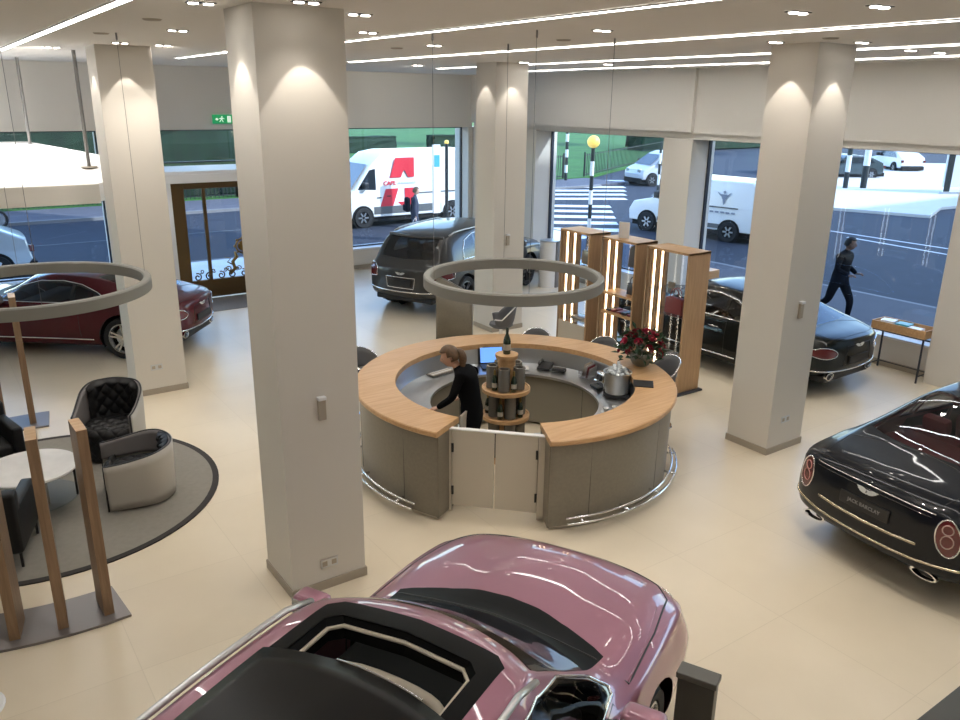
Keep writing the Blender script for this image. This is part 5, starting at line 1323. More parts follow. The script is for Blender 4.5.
# trees and hedges in the park
M_bark = mat('bark', (.045, .035, .025), .9); M_fol = mat('tree_foliage', (.025, .06, .02), .8, noise=.35, nscale=1.5); M_hedge = mat('hedge', (.009, .026, .012), .9, noise=.3, nscale=2)
def tree(x, y, h, label, r=3.2, seed=1):
    R = random.Random(seed); t = thing('tree', label, 'tree', (x, y, 0))
    b = B(); tube(b, catmull([(0, 0, 0), (.1, 0, h * .3), (.0, .1, h * .55), (.1, .1, h * .8)], 3), [.28 - .02 * i for i in range(10)], 8)
    for k in range(5): a = R.uniform(0, 6.28); tube(b, [(0, 0, h * .4), (math.cos(a) * r * .4, math.sin(a) * r * .4, h * .65), (math.cos(a) * r * .7, math.sin(a) * r * .7, h * .8)], [.12, .08, .03], 6)
    link('trunk', b, M_bark, t, smooth=True)
    vs = []; fs = []
    for k in range(2600):
        d = Vector((R.gauss(0, 1), R.gauss(0, 1), R.gauss(0, .8))); d.normalize(); q = d * r * R.uniform(.35, 1.) ** .6; q.z = q.z * .8 + h * .78
        q += Vector((math.sin(q.x * 2), math.sin(q.y * 2.3), math.sin(q.z * 1.7))) * .25
        u = Vector((R.uniform(-1, 1), R.uniform(-1, 1), R.uniform(-1, 1))).normalized() * .22; w = u.cross(d).normalized() * .14; n = len(vs)
        vs += [(q + u)[:], (q + w)[:], (q - u)[:], (q - w)[:]]; fs.append((n, n + 1, n + 2, n + 3))
    me = bpy.data.meshes.new('crown'); me.from_pydata(vs, [], fs); o = link('crown', me, M_fol, t); o['kind'] = 'stuff'
for i, (x, y, h, lab) in enumerate(((8.6, 40.5, 7, 'tree with dark trunk seen above the bronze door'), (-4, 44, 8, 'park tree at the far left beyond the railings'), (47, 66, 9, 'tree beyond the lawn left of the beacon'), (60, 60, 8, 'tree behind the white works van at the right'), (64, 44, 9, 'tree beyond the island at the far right'), (30, 84, 10, 'distant park tree above the lettered van'))): tree(x, y, h, lab, 2.6 if i == 0 else 3.4, i)
for (x0, x1, y0, y1, h, lab) in ((-22, 1.8, 37.2, 38.4, 1.0, 'long low dark hedge behind the railings at the far left'), (2.5, 13.5, 37.2, 38.8, 3.2, 'tall dark hedge behind the railings above the bronze door'), (22, 27, 62, 63.2, 1.3, 'clipped dark hedge on the lawn, left of four above the lettered van'), (29.5, 34.5, 62, 63.2, 1.3, 'clipped dark hedge on the lawn, second from the left above the lettered van'), (37, 42, 60, 61.2, 1.4, 'clipped dark hedge on the lawn, second from the right above the lettered van'), (44, 48.5, 59, 60.2, 1.4, 'clipped dark hedge on the lawn, rightmost of four above the lettered van'), (56, 76, 54, 56, 2.2, 'long dark hedge behind the white works van')):
    b = B(); t0 = bmesh.new(); bmesh.ops.create_grid(t0, x_segments=2, y_segments=2, size=1); t0.free()
    box(b, x0, x1, y0, y1, 0, h, .1, 2); bmesh.ops.subdivide_edges(b, edges=b.edges[:], cuts=3, use_grid_fill=True)
    for v in b.verts: v.co += Vector((rnd.uniform(-.08, .08), rnd.uniform(-.08, .08), rnd.uniform(-.06, .08)))
    tag(link('hedge', b, M_hedge), lab, 'hedge')
# unseen storeys above the shop and unseen block opposite, shaped to shade the street
M_brick = mat('pale_stone', (.45, .42, .38), .9, noise=.06)
b = B(); box(b, -9, 13.9, -5, 19.8, 5.2, 21)
for k in range(5):
    for z in (6.5, 10.5, 14.5): box(b, 13.9, 14.1, -3 + k * 4.4, -.6 + k * 4.4, z, z + 2.4)
struct('wall_shading_storeys', b, M_brick)
b = B(); box(b, 30, 66, -52, -12.6, 0, 28)
for k in range(8):
    for z in (2, 6, 10, 14, 18, 22): box(b, 29.9, 30, -50 + k * 4.4, -47.8 + k * 4.4, z, z + 2.2)
struct('wall_shading_block', b, M_brick)

# ------------------------------------------------------------------ street vehicles (side profile with tumblehome, separate glass, wheels)
M_vanw = mat('van_white', (.78, .79, .80), .35, coat=.5); M_vgrey = mat('van_grey_sill', (.10, .105, .11), .6); M_vglass = mat('van_glass', (.012, .016, .022), .06, coat=1.)
def vehicle(name, label, cat, loc, rz, prof, hw, wheels, paint, side_win=(), front=None, tumble=.10, belt=1.0, lamps=None, sill=None, tails=None, r=.34, rear=None):
    """prof: convex-ish side outline (x,z), nose towards +x. windows: outlines in (x,z)"""
    t = thing(name, label, cat, loc, rz)
    top = max(p[1] for p in prof)
    def yw(z, x=0): return hw * (1 - tumble * max(0, (z - belt) / (top - belt)) ** 1.5)
    bm = bmesh.new(); n = len(prof); L = []
    N = 5
    for j in range(N + 1):
        s = -1 + 2 * j / N
        ins = .0 if 0 < j < N else .06
        L.append([bm.verts.new((p[0] * (1 - .0 * abs(s)) - (.10 * abs(s) ** 3 if p[0] > prof_mid(prof) else -.05 * abs(s) ** 3), s * yw(p[1]), p[1])) for p in prof])
    for j in range(N):
        for i in range(n): bm.faces.new((L[j][i], L[j][(i + 1) % n], L[j + 1][(i + 1) % n], L[j + 1][i]))
    bm.faces.new(L[0]); bm.faces.new(L[-1][::-1])
    bmesh.ops.recalc_face_normals(bm, faces=bm.faces[:])
    es = [e for e in bm.edges if abs(e.verts[0].co.y) > yw(e.verts[0].co.z) - .001 and abs(e.verts[1].co.y) > yw(e.verts[1].co.z) - .001 and e.verts[0].co.y * e.verts[1].co.y > 0]
    bmesh.ops.bevel(bm, geom=es, offset=.07, segments=3, affect='EDGES', profile=.6)
    link('body', bm, paint, t, smooth=math.radians(32))
    for sd in (1, -1):
        for w in side_win:
            b = B(); A = [b.verts.new((x, sd * (yw(z) + .004), z)) for x, z in w]; b.faces.new(A); link('side_window', b, M_vglass, t)
        for xw in wheels:
            link('wheel_arch', cyl(B(), 0, 0, 0, .02, r + .07, 24, mtx=Matrix.Translation((xw, sd * (hw - .005), r)) @ Matrix.Rotation(-sd * PI / 2, 4, 'X')), M_well, t)
            w = link('wheel', lathe(B(), [(r * .6, -.1), (r * .95, -.1), (r, -.06), (r, .06), (r * .95, .1), (r * .6, .1)], 28, close=True, mtx=Matrix.Translation((xw, sd * (hw - .04), r)) @ Matrix.Rotation(-sd * PI / 2, 4, 'X')), M_rubber, t, smooth=SM)
            b = B(); M = Matrix.Translation((xw, sd * (hw - .04), r)) @ Matrix.Rotation(-sd * PI / 2, 4, 'X'); cyl(b, 0, 0, .02, .05, r * .60, 20, mtx=M)
            for k in range(6): box(b, .05, r * .55, -.025, .025, .05, .08, mtx=M @ Matrix.Rotation(k * PI / 3, 4, 'Z'))
            link('hubcap', b, M_steel, w)
        if sill: b = B(); box(b, sill[0], sill[1], sd * (hw - .01) - .012, sd * (hw + .012), sill[2], sill[3], .004); link('side_moulding', b, M_vgrey, t)
    def slab(q, nm, m):  # q: x0,z0,x1,z1 along the sloping front, half-width
        x0, z0, x1, z1, h0, h1 = q; b = B(); dn = Vector((z1 - z0, 0, x0 - x1)).normalized() * .012
        if dn.x < 0 and x0 > 0: dn = -dn
        b.faces.new([b.verts.new(Vector(p) + dn) for p in ((x0, -h0, z0), (x0 - .02, 0, z0), (x0, h0, z0), (x1, h1, z1), (x1, -h1, z1))]); link(nm, b, m, t)
    if front: slab(front, 'windscreen', M_vglass)
    if rear: slab(rear, 'rear_window', M_vglass)
    if lamps:
        for sd in (1, -1): link('headlamp', bx(lamps[0] - .12, lamps[0] + .015, sd * (hw - .36) - .14, sd * (hw - .36) + .14, lamps[1] - .09, lamps[1] + .09, .03), M_lamp, t)
        link('front_grille', bx(lamps[0] - .05, lamps[0] + .03, -hw * .55, hw * .55, lamps[1] - .33, lamps[1] - .12, .02), M_vgrey, t)
    if tails:
        for sd in (1, -1): link('tail_lamp', bx(tails[0] - .012, tails[0] + .1, sd * (hw - .10) - .07, sd * (hw - .10) + .08, tails[1], tails[2], .015), M_tail, t)
    b = B(); box(b, wheels[0] - .9, wheels[1] + .7, -hw + .1, hw - .1, .18, .42); link('underbody', b, M_well, t)
    link('door_mirror', bx(front[0] - .55, front[0] - .38, -hw - .2, -hw + .02, front[1] + .02, front[1] + .25, .03), M_black, t) if front else None
    link('door_mirror', bx(front[0] - .55, front[0] - .38, hw - .02, hw + .2, front[1] + .02, front[1] + .25, .03), M_black, t) if front else None
    return t
def prof_mid(p): return (max(q[0] for q in p) + min(q[0] for q in p)) / 2
GZ = -.12
# lettered high-roof van on the far side of the left-hand road, nose to the left (-x)
LV = [(3.05, .35), (3.08, .75), (2.95, 1.05), (2.25, 1.35), (1.55, 2.25), (1.15, 2.55), (.6, 2.64), (-2.9, 2.64), (-3.0, 2.5), (-3.05, .45), (-2.9, .33)]
lv = vehicle('delivery_van', 'white high-roof van with big red letter A parked across the left street', 'van', (15.0, 27.1, GZ), PI, LV, 1.02, (-1.9, 1.9), M_vanw, [[(1.35, 1.32), (2.08, 1.36), (1.98, 1.50), (1.58, 2.02), (1.35, 2.06)]], (2.28, 1.36, 1.58, 2.2, .85, .78), lamps=(3.0, .88), sill=(-1.4, 1.45, .45, .72), tails=(-3.05, .9, 1.6), r=.36)
# red graphics on the side that faces us (local +y after the half turn is world -y)
M_vred = mat('van_red', (.62, .03, .05), .4)
def decal(poly, name, m, par, y): o = link(name, prism(B(), poly, y, y + .006, 'y'), m, par); return o
yy = 1.023
def flip(p, dx=0.): return [(-x + dx, z) for x, z in p]     # written left-to-right as seen, then mirrored
X0 = .18
A1 = [(-.60, 1.72), (-.36, 2.42), (.42, 2.42), (.42, 1.72), (.16, 1.72), (.03, 1.96), (-.03, 1.96), (-.14, 1.72)]
A2 = [(-1.05, .62), (-.78, 1.34), (-.26, 1.34), (-.52, .62)]
A3 = [(.0, 1.34), (.46, 1.34), (.46, .85), (.46, .80), (.10, .52), (-.30, .85), (.0, .85)]
for q in (A1, A2, A3): decal(flip(q, X0), 'red_graphic', M_vred, lv, yy if q is not A1 else yy - .02)
text('company_lettering', 'CAPE', .21, M_vred, lv, frame_mtx((X0 + .62, yy + .004, 1.53), (-1, 0, 0), (0, 0, 1)), .004, bold=.006)
b = B()
for k in range(7): box(b, X0 + .26 - k * .11 - .07, X0 + .26 - k * .11, yy, yy + .005, 1.50, 1.56)
link('small_lettering', b, mat('pale_blue_print', (.45, .55, .70), .5), lv)
link('roof_line', bx(-2.9, -.3, 1.02, 1.03, 1.12, 1.16), M_vgrey, lv)
link('door_handle', bx(1.15, 1.32, 1.02, 1.04, 1.02, 1.06), M_black, lv); link('door_handle', bx(.75, .92, 1.02, 1.04, 1.06, 1.10), M_black, lv)
# white works van in the right-hand road, nose away to the left (+y)
WV = [(2.5, .35), (2.54, .72), (2.35, 1.02), (1.62, 1.18), (.85, 1.88), (.4, 2.0), (-2.35, 1.98), (-2.5, 1.8), (-2.55, .5), (-2.45, .35)]
wv = vehicle('works_van', 'white panel van waiting in the right-hand road behind the window pier', 'van', (22.75, 18.9, GZ), math.radians(99), WV, .96, (-1.62, 1.62), M_vanw, [[(.62, 1.16), (1.45, 1.20), (.88, 1.74), (.62, 1.76)]], (1.66, 1.2, .92, 1.84, .8, .72), lamps=(2.45, .78), sill=(-1.3, 1.2, .42, .56), tails=(-2.55, .75, 1.25), r=.34)
link('side_stripe', bx(-1.9, -.1, .96, .972, 1.10, 1.14), M_vgrey, wv)
M_print = mat('grey_print', (.25, .28, .36), .5)
b = B()
for k in range(9): box(b, -1.8 + k * .2, -1.8 + k * .2 + .13, .96, .968, .93, .985)
for k in range(3): box(b, -.45 + k * .13, -.45 + k * .13 + .08, .955, .962, 1.42, 1.48)
link('small_lettering', b, M_print, wv)
b = B(); ball(b, (-1.35, .95, 1.62), .055, 1, .12, 1, 1); prism(b, [(-1.42, 1.40), (-1.28, 1.40), (-1.24, 1.55), (-1.46, 1.55)], .945, .965, 'y'); prism(b, [(-1.46, 1.53), (-1.60, 1.62), (-1.58, 1.58), (-1.44, 1.46)], .945, .965, 'y'); prism(b, [(-1.24, 1.53), (-1.10, 1.62), (-1.12, 1.58), (-1.26, 1.46)], .945, .965, 'y'); prism(b, [(-1.40, 1.40), (-1.37, 1.22), (-1.33, 1.22), (-1.30, 1.40)], .95, .966, 'y')
link('side_emblem', b, M_print, wv)
# small grey-white car-derived van coming through the junction
PV = [(2.1, .35), (2.15, .65), (2.05, .88), (1.45, 1.12), (.65, 1.68), (.2, 1.84), (-1.9, 1.84), (-2.1, 1.7), (-2.18, .45), (-2.05, .33)]
vehicle('compact_van', 'small pale van facing left across the junction beyond the beacon', 'van', (35.2, 32.2, GZ), math.radians(168), PV, .92, (-1.4, 1.42), mat('van_silver', (.50, .53, .58), .35, coat=.6), [[(-.6, 1.08), (1.15, 1.10), (.62, 1.58), (-.6, 1.66)]], (1.48, 1.13, .70, 1.66, .78, .68), lamps=(2.08, .82), sill=(-.9, .95, .58, .66), r=.33)
CARP = [(2.1, .32), (2.15, .6), (2.0, .80), (1.1, .98), (.45, 1.42), (-.2, 1.47), (-1.2, 1.40), (-2.05, 1.0), (-2.15, .5), (-2.0, .32)]
def small_car(label, loc, rz, paint, tails=(-2.15, .68, .85)):
    return vehicle('car', label, 'car', loc, rz, CARP, .88, (-1.3, 1.32), paint, [[(-1.45, 1.0), (.92, 1.0), (.42, 1.34), (-.2, 1.40), (-1.1, 1.33)]], (1.12, .99, .5, 1.40, .72, .58), lamps=(2.05, .68), tails=tails, r=.32, belt=.95, tumble=.2)
M_dkcar = mat('dark_grey_car_paint', (.05, .07, .075), .3, .4, coat=.8); M_bluecar = mat('blue_car_paint', (.03, .09, .42), .3, .3, coat=.8)
small_car('dark grey car parked beyond the sunlit island', (48.3, 29.2, GZ), math.radians(150), M_dkcar)
small_car('blue car just left of the dark grey car beyond the island', (47.6, 33.2, GZ), math.radians(235), M_bluecar)
small_car('white car seen from behind beyond the dark grey car', (57.5, 31.0, GZ), math.radians(60), M_vanw)
small_car('silver car with red tail lamp outside the far left window', (.1, 23.7, GZ), math.radians(180), mat('silver_car_paint', (.55, .58, .62), .3, .4, coat=.8))
small_car('pale car close outside the window beyond the grey tall estate', (12.3, 23.9, GZ), math.radians(183), M_vanw) if 0 else None
# white event hoarding at the far right
t = thing('white_hoarding', 'white hoarding with dark uprights at the far right edge', 'hoarding', (43.5, 20.6, 0), math.radians(-35))
link('hoarding_panel', bx(-.2, 6.5, -.06, .06, .35, 3.9, .02), M_vanw, t)
for k in range(4): link('upright', bx(-.15 + k * 1.0, .15 + k * 1.0 - .12 * (k % 2), -.12, -.06, 0, 2.0, .01), M_rail, t)
link('foot_rail', bx(-.2, 6.5, -.16, .16, 0, .12), M_steel, t)
# motorcycle at the far left kerb
t = thing('motorcycle', 'dark motorcycle parked by the far kerb at the left edge', 'motorcycle', (1.6, 31.9, GZ), math.radians(200))
for x in (-.68, .72): 
    w = link('wheel', lathe(B(), [(.25, -.05), (.31, -.06), (.33, 0), (.31, .06), (.25, .05)], 26, close=True, mtx=Matrix.Translation((x, 0, .33)) @ Matrix.Rotation(PI / 2, 4, 'X')), M_rubber, t, smooth=True)
    link('hub', cyl(B(), 0, 0, -.03, .03, .2, 18, mtx=Matrix.Translation((x, 0, .33)) @ Matrix.Rotation(PI / 2, 4, 'X')), M_steel, w)
link('frame', (lambda b: (tube(b, [(-.68, .05, .33), (-.2, .05, .5), (.35, .04, .75), (.72, .05, .33)], .035, 6), tube(b, [(.72, -.05, .33), (.55, -.05, .95)], .03, 6), box(b, -.28, .25, -.14, .14, .25, .62, .06), b)[-1])(B()), M_black, t)
link('fuel_tank', (lambda b: (ball(b, (.18, 0, .84), .2, 1.4, .8, .75, 2), b)[-1])(B()), M_bluegrey, t, smooth=True)
link('saddle', bx(-.75, .0, -.13, .13, .76, .86, .04, 3), M_black, t, smooth=SM); link('windshield', bx(.5, .53, -.2, .2, .95, 1.3, .01, mtx=Matrix.Rotation(-.2, 4, 'Y')), M_vglass, t); link('handlebar', tube(B(), [(.42, -.36, 1.02), (.55, 0, .98), (.42, .36, 1.02)], .018, 6), M_chrome, t); link('exhaust', tube(B(), [(.2, -.16, .3), (-.75, -.18, .38)], .05, 8), M_chrome, t)
# ------------------------------------------------------------------ people
M_skin = mat('skin_light', (.52, .31, .22), .55); M_skin2 = mat('skin_tan', (.20, .11, .075), .55)
M_blkcloth = mat('black_cloth', (.005, .005, .006), .95, spec=.1); M_drkcloth = mat('charcoal_cloth', (.005, .006, .009), .95, spec=.1)
M_hairb = mat('fair_brown_hair', (.11, .06, .028), .5, noise=.35, nscale=30); M_haird = mat('dark_hair', (.012, .010, .009), .6)
def head(parent, c, fwd, r, m, tilt=0.):
    """head looking along fwd: skull, jaw, nose, ears, eyes as one mesh"""
    b = bmesh.new(); bmesh.ops.create_uvsphere(b, u_segments=28, v_segments=20, radius=1)
    for v in b.verts:
        x, y, z = v.co
        jaw = sstep(.1, -1, z)
        X = x * (1.0 - .10 * jaw); Y = y * (.80 - .22 * jaw); Z = z * 1.24
        if x > 0: X = x * (.93 + .06 * math.cos(z * 2.5)) + (.07 if -.85 < z < -.5 and abs(y) < .35 else 0)
        nose = math.exp(-(y / .14) ** 2) * math.exp(-((z + .10) / .22) ** 2) * (1 if x > 0 else 0); X += .24 * nose * (1 if z > -.36 else .4)
        for s in (1, -1): X -= .09 * math.exp(-((y - s * .32) / .14) ** 2) * math.exp(-((z - .10) / .11) ** 2) * (1 if x > 0 else 0)
        X += .05 * math.exp(-(y / .22) ** 2) * math.exp(-((z + .46) / .07) ** 2) * (1 if x > 0 else 0)
        v.co = (X, Y, Z)
    for s in (1, -1):
        t = bmesh.new(); bmesh.ops.create_icosphere(t, subdivisions=2, radius=.2); t.transform(Matrix.Translation((-.05, s * .80, -.02)) @ Matrix.Diagonal((.65, .3, 1.1, 1))); merge(b, t)
    M = Matrix.Translation(c) @ Matrix.Rotation(math.atan2(fwd[1], fwd[0]), 4, 'Z') @ Matrix.Rotation(tilt, 4, 'Y') @ Matrix.Scale(r, 4)
    b.transform(M); h = link('head', b, m, parent, smooth=True)
    e = B()
    for s in (1, -1): ball(e, (.86, s * .31, .10), .085, sub=2)
    e.transform(M); link('eyes', e, M_black, h, smooth=True)
    l = B(); ball(l, (.93, 0, -.47), .13, .35, 1.4, .35); l.transform(M); link('mouth', l, mat('lips', (.35, .10, .09), .5), h, smooth=True)
    return h, M
def hair_cap(M, m, parent, long=False, name='hair'):
    b = bmesh.new(); bmesh.ops.create_uvsphere(b, u_segments=28, v_segments=20, radius=1)
    bmesh.ops.delete(b, geom=[v for v in b.verts if (v.co.x > .35 and v.co.z < .50) or v.co.z < -.45 or (v.co.x > .0 and v.co.z < .05)], context='VERTS')
    for v in b.verts:
        n = 1 + .03 * math.sin(v.co.y * 26) ; v.co = (v.co.x * 1.09 * n - .02, v.co.y * .90 * n, v.co.z * 1.33)
    b.transform(M); h = link(name, b, m, parent, smooth=True); md = h.modifiers.new('s', 'SOLIDIFY'); md.thickness = .012; md.offset = 1
    return h
def hand(parent, wrist, direc, up, m, s=1., curl=.5, side=1):
    """palm with five separately bent digits"""
    d = Vector(direc).normalized(); u = Vector(up).normalized(); r = d.cross(u).normalized(); u = r.cross(d); M = Matrix((d, r, u)).transposed().to_4x4(); M.translation = Vector(wrist)
    b = B(); box(b, 0, .085 * s, -.04 * s, .04 * s, -.014 * s, .014 * s, .012 * s, 3)
    for k, (y, l) in enumerate(((-.030, .062), (-.010, .072), (.011, .068), (.031, .052))):
        p = Vector((.078 * s, y * s, 0)); pts = [p]; a = 0
        for q in range(3): a -= curl * .55; p = p + Vector((math.cos(a), 0, math.sin(a))) * l * s * (.45, .32, .25)[q]; pts.append(p)
        tube(b, pts, [.0095 * s, .009 * s, .008 * s, .0065 * s], 8)
    sy = -side
    tube(b, [(.018 * s, sy * .03 * s, 0), (.045 * s, sy * .055 * s, -.008 * s), (.07 * s, sy * .062 * s, -.02 * s), (.088 * s, sy * .056 * s, -.03 * s)], [.014 * s, .012 * s, .010 * s, .007 * s], 8)
    b.transform(M); return link('hand', b, m, parent, smooth=SM)
# woman behind the counter, leaning a little to the left
wx, wy = 4.83, 7.02
W = thing('person', 'person with fair hair in black clothes standing inside the round counter', 'person', (wx, wy, 0)); F = Vector((-.62, .78, 0)); Lf = Vector((-.78, -.62, 0))  # facing, her left
def P_(f, l, z): v = F * f + Lf * l; return (v.x, v.y, z)
J = [P_(0, 0, .93) + (.145,), P_(.02, 0, 1.08) + (.125,), P_(.07, 0, 1.24) + (.15,), P_(.14, 0, 1.35) + (.14,), P_(.18, 0, 1.42) + (.055,), P_(.22, 0, 1.47) + (.048,),
     P_(0, .10, .86) + (.115,), P_(.01, .11, .48) + (.07,), P_(-.02, .11, .09) + (.045,), P_(0, -.10, .86) + (.115,), P_(.06, -.11, .48) + (.07,), P_(.02, -.11, .09) + (.045,),
     P_(.10, .17, 1.38) + (.062,), P_(.17, .24, 1.14) + (.048,), P_(.36, .20, .99) + (.036,), P_(.10, -.17, 1.38) + (.062,), P_(.06, -.25, 1.12) + (.048,), P_(.24, -.20, .98) + (.036,)]
skin('body', J, [(0, 1), (1, 2), (2, 3), (3, 4), (4, 5), (0, 6), (6, 7), (7, 8), (0, 9), (9, 10), (10, 11), (3, 12), (12, 13), (13, 14), (3, 15), (15, 16), (16, 17)], M_blkcloth, W)
hh, HM = head(W, P_(.27, .03, 1.555), F + Lf * .35, .098, M_skin, .32)
link('neck', tube(B(), [P_(.17, 0, 1.40), P_(.23, .01, 1.50)], .047, 12), M_skin, hh, smooth=True)
hc = hair_cap(HM, M_hairb, hh)
pt_ = [HM @ Vector(p) for p in ((-.95, 0, .35), (-1.35, .0, .05), (-1.40, .05, -.6), (-1.15, .08, -1.3), (-1.0, .1, -1.95))]
link('ponytail', tube(B(), catmull(pt_, 4), [.028, .034, .040, .044, .046, .047, .048, .048, .047, .046, .044, .040, .036, .030, .024, .018, .010], 10), M_hairb, hc, smooth=True)
for s, q in ((1, J[14]), (-1, J[17])):
    hand(W, Vector(q[:3]) - F * .01, F * .9 + Vector((0, 0, -.25)), (0, 0, 1), M_skin, 1., .7, s)
for s in (1, -1):
    f0 = P_(-.02 if s > 0 else .02, s * .11, 0); b = B(); ball(b, (0, 0, .045), .05, 2.3, .9, .9, 2); M = Matrix.Translation(Vector(f0) + F * .06) @ Matrix.Rotation(math.atan2(F.y, F.x), 4, 'Z'); b.transform(M); link('shoe', b, M_black, W, smooth=True)
W2 = tag(link('ivory_folder', bx(-.09, .09, -.012, .012, 0, .22, .004), M_creamp, loc=(4.60, 7.0, .78), rz=.6), 'cream folder standing on the worktop in front of the woman', 'folder')
W2.location = at_counter(1.18, 212 - 8, .76)
# man walking past the right-hand window
px_, py_ = 15.3, 9.0
Mn = thing('person', 'person with short dark hair in dark jacket walking past the right window', 'person', (px_, py_, -.01)); F = Vector((.12, -.99, 0)).normalized(); Lf = Vector((-F.y, F.x, 0))
J = [P_(0, 0, .92) + (.15,), P_(.02, 0, 1.10) + (.15,), P_(.03, 0, 1.28) + (.17,), P_(.05, 0, 1.42) + (.15,), P_(.07, 0, 1.50) + (.06,), P_(.09, 0, 1.55) + (.05,),
     P_(.04, .10, .84) + (.115,), P_(.24, .10, .47) + (.078,), P_(.22, .10, .09) + (.05,), P_(-.04, -.10, .84) + (.115,), P_(-.14, -.10, .46) + (.078,), P_(-.50, -.10, .20) + (.05,),
     P_(.04, .20, 1.41) + (.075,), P_(.00, .29, 1.15) + (.06,), P_(.22, .24, 1.02) + (.045,), P_(.04, -.20, 1.41) + (.075,), P_(.04, -.29, 1.15) + (.06,), P_(.27, -.22, 1.05) + (.045,)]
skin('body', J, [(0, 1), (1, 2), (2, 3), (3, 4), (4, 5), (0, 6), (6, 7), (7, 8), (0, 9), (9, 10), (10, 11), (3, 12), (12, 13), (13, 14), (3, 15), (15, 16), (16, 17)], M_drkcloth, Mn)
hh, HM = head(Mn, P_(.12, 0, 1.645), F + Lf * .2, .102, M_skin2, .12)
link('neck', tube(B(), [P_(.07, 0, 1.49), P_(.09, 0, 1.57)], .052, 12), M_skin2, hh, smooth=True); hair_cap(HM, M_haird, hh)
hand(Mn, Vector(J[14][:3]), F + Vector((0, 0, .2)), (0, 0, 1), M_skin2, 1.05, .9, 1); hand(Mn, Vector(J[17][:3]), F + Vector((0, 0, .2)), (0, 0, 1), M_skin2, 1.05, .9, -1)
for (f_, z_, tl) in ((.22, .0, 0), (-.50, .10, .7)):
    b = B(); ball(b, (.07, 0, .045), .05, 2.6, .95, .9, 2); s = 1 if f_ > 0 else -1; b.transform(Matrix.Translation(P_(f_, s * .10, z_)) @ Matrix.Rotation(math.atan2(F.y, F.x), 4, 'Z') @ Matrix.Rotation(tl, 4, 'Y')); link('shoe', b, M_black, Mn, smooth=True)
# walker with a rucksack in front of the lettered van
Pn = thing('person', 'person with rucksack and pale bag walking in front of the lettered van', 'person', (13.2, 22.6, GZ)); F = Vector((.95, -.3, 0)).normalized(); Lf = Vector((-F.y, F.x, 0))
J = [P_(0, 0, .90) + (.14,), P_(.0, 0, 1.10) + (.14,), P_(.0, 0, 1.36) + (.15,), P_(.02, 0, 1.48) + (.05,), P_(.03, 0, 1.53) + (.045,), P_(.03, .10, .82) + (.105,), P_(.18, .10, .46) + (.07,), P_(.16, .10, .07) + (.045,), P_(-.03, -.10, .82) + (.105,), P_(-.08, -.10, .46) + (.07,), P_(-.30, -.10, .12) + (.045,), P_(0, .19, 1.37) + (.06,), P_(-.03, .25, 1.10) + (.05,), P_(.06, .25, .86) + (.04,), P_(0, -.19, 1.37) + (.06,), P_(-.05, -.25, 1.10) + (.05,), P_(-.02, -.26, .85) + (.04,)]
skin('body', J, [(0, 1), (1, 2), (2, 3), (3, 4), (0, 5), (5, 6), (6, 7), (0, 8), (8, 9), (9, 10), (2, 11), (11, 12), (12, 13), (2, 14), (14, 15), (15, 16)], mat('navy_cloth', (.03, .035, .06), .85), Pn)
hh, HM = head(Pn, P_(.06, 0, 1.63), F, .098, M_skin, .05); hair_cap(HM, M_hairb, hh)
for q in (J[13], J[16]): hand(Pn, Vector(q[:3]), (0, 0, -1), F, M_skin, 1., .5, 1)
for f_, s in ((.16, 1), (-.30, -1)): b = B(); ball(b, (.06, 0, .04), .05, 2.4, .9, .8, 2); b.transform(Matrix.Translation(P_(f_, s * .10, .0 if s > 0 else .05)) @ Matrix.Rotation(math.atan2(F.y, F.x), 4, 'Z')); link('shoe', b, M_black, Pn, smooth=True)
R_ = thing('rucksack', 'dark rucksack on the back of the person by the lettered van', 'bag', (13.2 - F.x * .24, 22.6 - F.y * .24, GZ + .98), math.atan2(F.y, F.x)); link('main_pack', bx(-.08, .08, -.15, .15, 0, .46, .06, 3), M_drkcloth, R_, smooth=SM); link('front_pocket', bx(-.13, -.07, -.11, .11, .04, .24, .03, 2), M_drkcloth, R_, smooth=SM)
Bg = thing('carrier_bag', 'pale carrier bag held by the person by the lettered van', 'bag', (13.2 + P_(-.06, -.30, 0)[0], 22.6 + P_(-.06, -.30, 0)[1], GZ + .32), math.atan2(F.y, F.x)); link('bag', prism(B(), [(-.16, 0), (.16, 0), (.18, .34), (-.18, .34)], -.06, .06, 'y', .02), mat('pale_bag', (.55, .62, .72), .6), Bg, smooth=SM); link('handles', tube(B(), catmull([(-.08, 0, .33), (-.03, 0, .46), (.03, 0, .46), (.08, 0, .33)], 3), .006, 5), M_white, Bg)
# ------------------------------------------------------------------ showroom cars
def place_car(fn, *a, **k): return fn(*a, **k)
hd = lambda d: math.radians(d)
def at_rear(rx, ry, deg, L): a = hd(deg); return (rx + L / 2 * math.cos(a), ry + L / 2 * math.sin(a), 0)
make_suv('luxury_estate_car', 'pink metallic tall car with open sunroof in the foreground', M_pink, True, M_dark, M_cream, M_rim_silver, (PINK[0], PINK[1], 0), hd(PINK[2]))
make_suv('luxury_estate_car', 'graphite grey tall car seen from behind near the left windows', M_graphite, False, M_dark, M_dark, M_rim_dark, at_rear(7.93, 14.18, SUVA, 5.24), hd(SUVA))
make_coupe('luxury_coupe', 'dark red coupe parked below the hanging canopy at the left', M_darkred, M_dark, M_redleather, M_rim_silver, at_rear(3.89, 14.30, 140, 4.84), hd(140), M_glass_dark)
make_coupe('luxury_coupe', 'black coupe by the right windows, tail towards the camera', M_blackpaint, M_dark, M_cream, M_rim_dark, at_rear(11.53, 6.33, 91, 4.84), hd(91), M_glass_dark)
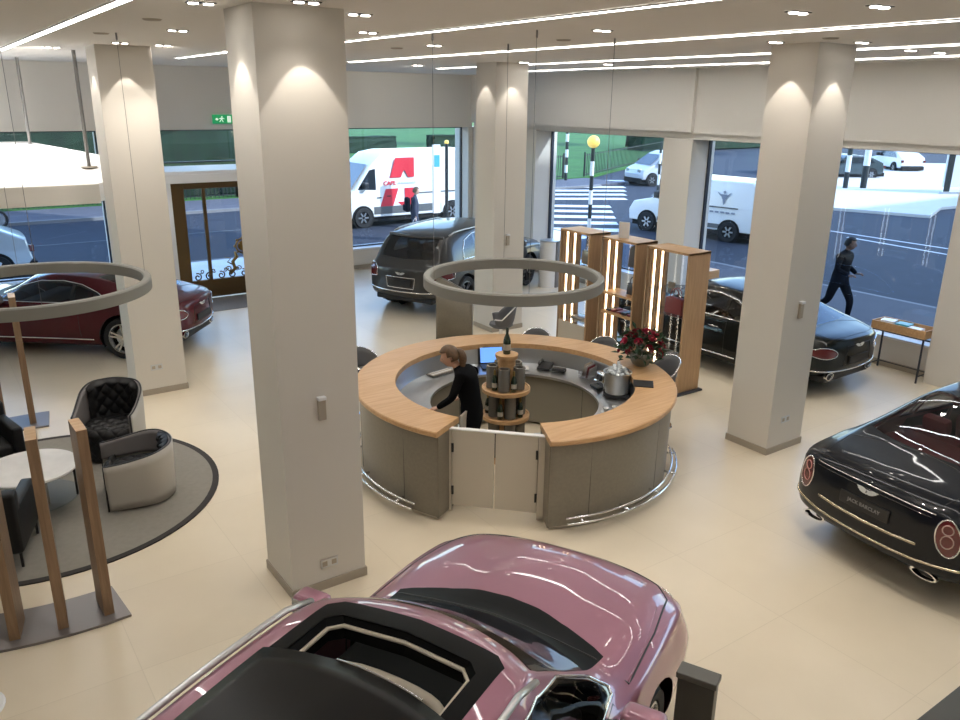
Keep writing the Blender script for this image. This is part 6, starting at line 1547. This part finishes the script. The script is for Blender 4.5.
make_saloon('luxury_saloon', 'long blue-black saloon at the right edge seen from behind', M_bluegrey, M_redleather, M_redleather, M_rim_silver, at_rear(6.84, 3.41, -7.5, 5.56), hd(-7.5), glass_mat('lightly_tinted_glass', (.5, .5, .5), .08), 'JACK BARCLAY')
# ------------------------------------------------------------------ daylight
w = bpy.data.worlds.new('daylight'); scene.world = w; w.use_nodes = True; nt = w.node_tree
sky = nt.nodes.new('ShaderNodeTexSky'); sky.sky_type = 'NISHITA'; sky.sun_disc = False; sky.sun_elevation = math.radians(36); sky.sun_rotation = math.radians(146); sky.air_density = 1.3; sky.dust_density = .6
nt.links.new(sky.outputs[0], nt.nodes['Background'].inputs[0]); nt.nodes['Background'].inputs[1].default_value = SKY
s = bpy.data.lights.new('sun', 'SUN'); s.energy = SUN; s.angle = math.radians(.6); s.color = (1, .96, .88)
so = bpy.data.objects.new('sun', s); COL.objects.link(so); so.location = (30, -30, 40)
el = math.radians(36); sd = Vector((.55 * math.cos(el), -.835 * math.cos(el), math.sin(el))); so.rotation_euler = sd.to_track_quat('Z', 'Y').to_euler()
# ------------------------------------------------------------------ camera
cam = bpy.data.cameras.new('camera'); co = bpy.data.objects.new('camera', cam); COL.objects.link(co); scene.camera = co
yaw, pit, rol = .611552910, .313724878, .0115360621
f = Vector((math.sin(yaw) * math.cos(pit), math.cos(yaw) * math.cos(pit), -math.sin(pit))); r = Vector((math.cos(yaw), -math.sin(yaw), 0)); u = r.cross(f)
r2 = math.cos(rol) * r + math.sin(rol) * u; u2 = -math.sin(rol) * r + math.cos(rol) * u
M = Matrix((r2, u2, -f)).transposed().to_4x4(); M.translation = Vector((0, 0, 4.3)); co.matrix_world = M
cam.sensor_width = 36; cam.lens = 800 / 960 * 36; cam.clip_end = 400; cam.clip_start = .05
vs = scene.view_settings; vs.view_transform = 'Standard'; vs.look = 'None'; vs.gamma = 1; vs.use_curve_mapping = False; vs.exposure = EXPO
scene.cycles.max_bounces = 8; scene.cycles.transparent_max_bounces = 16; scene.cycles.use_denoising = True
scene.cycles.sample_clamp_indirect = 6; scene.cycles.caustics_reflective = False; scene.cycles.caustics_refractive = False
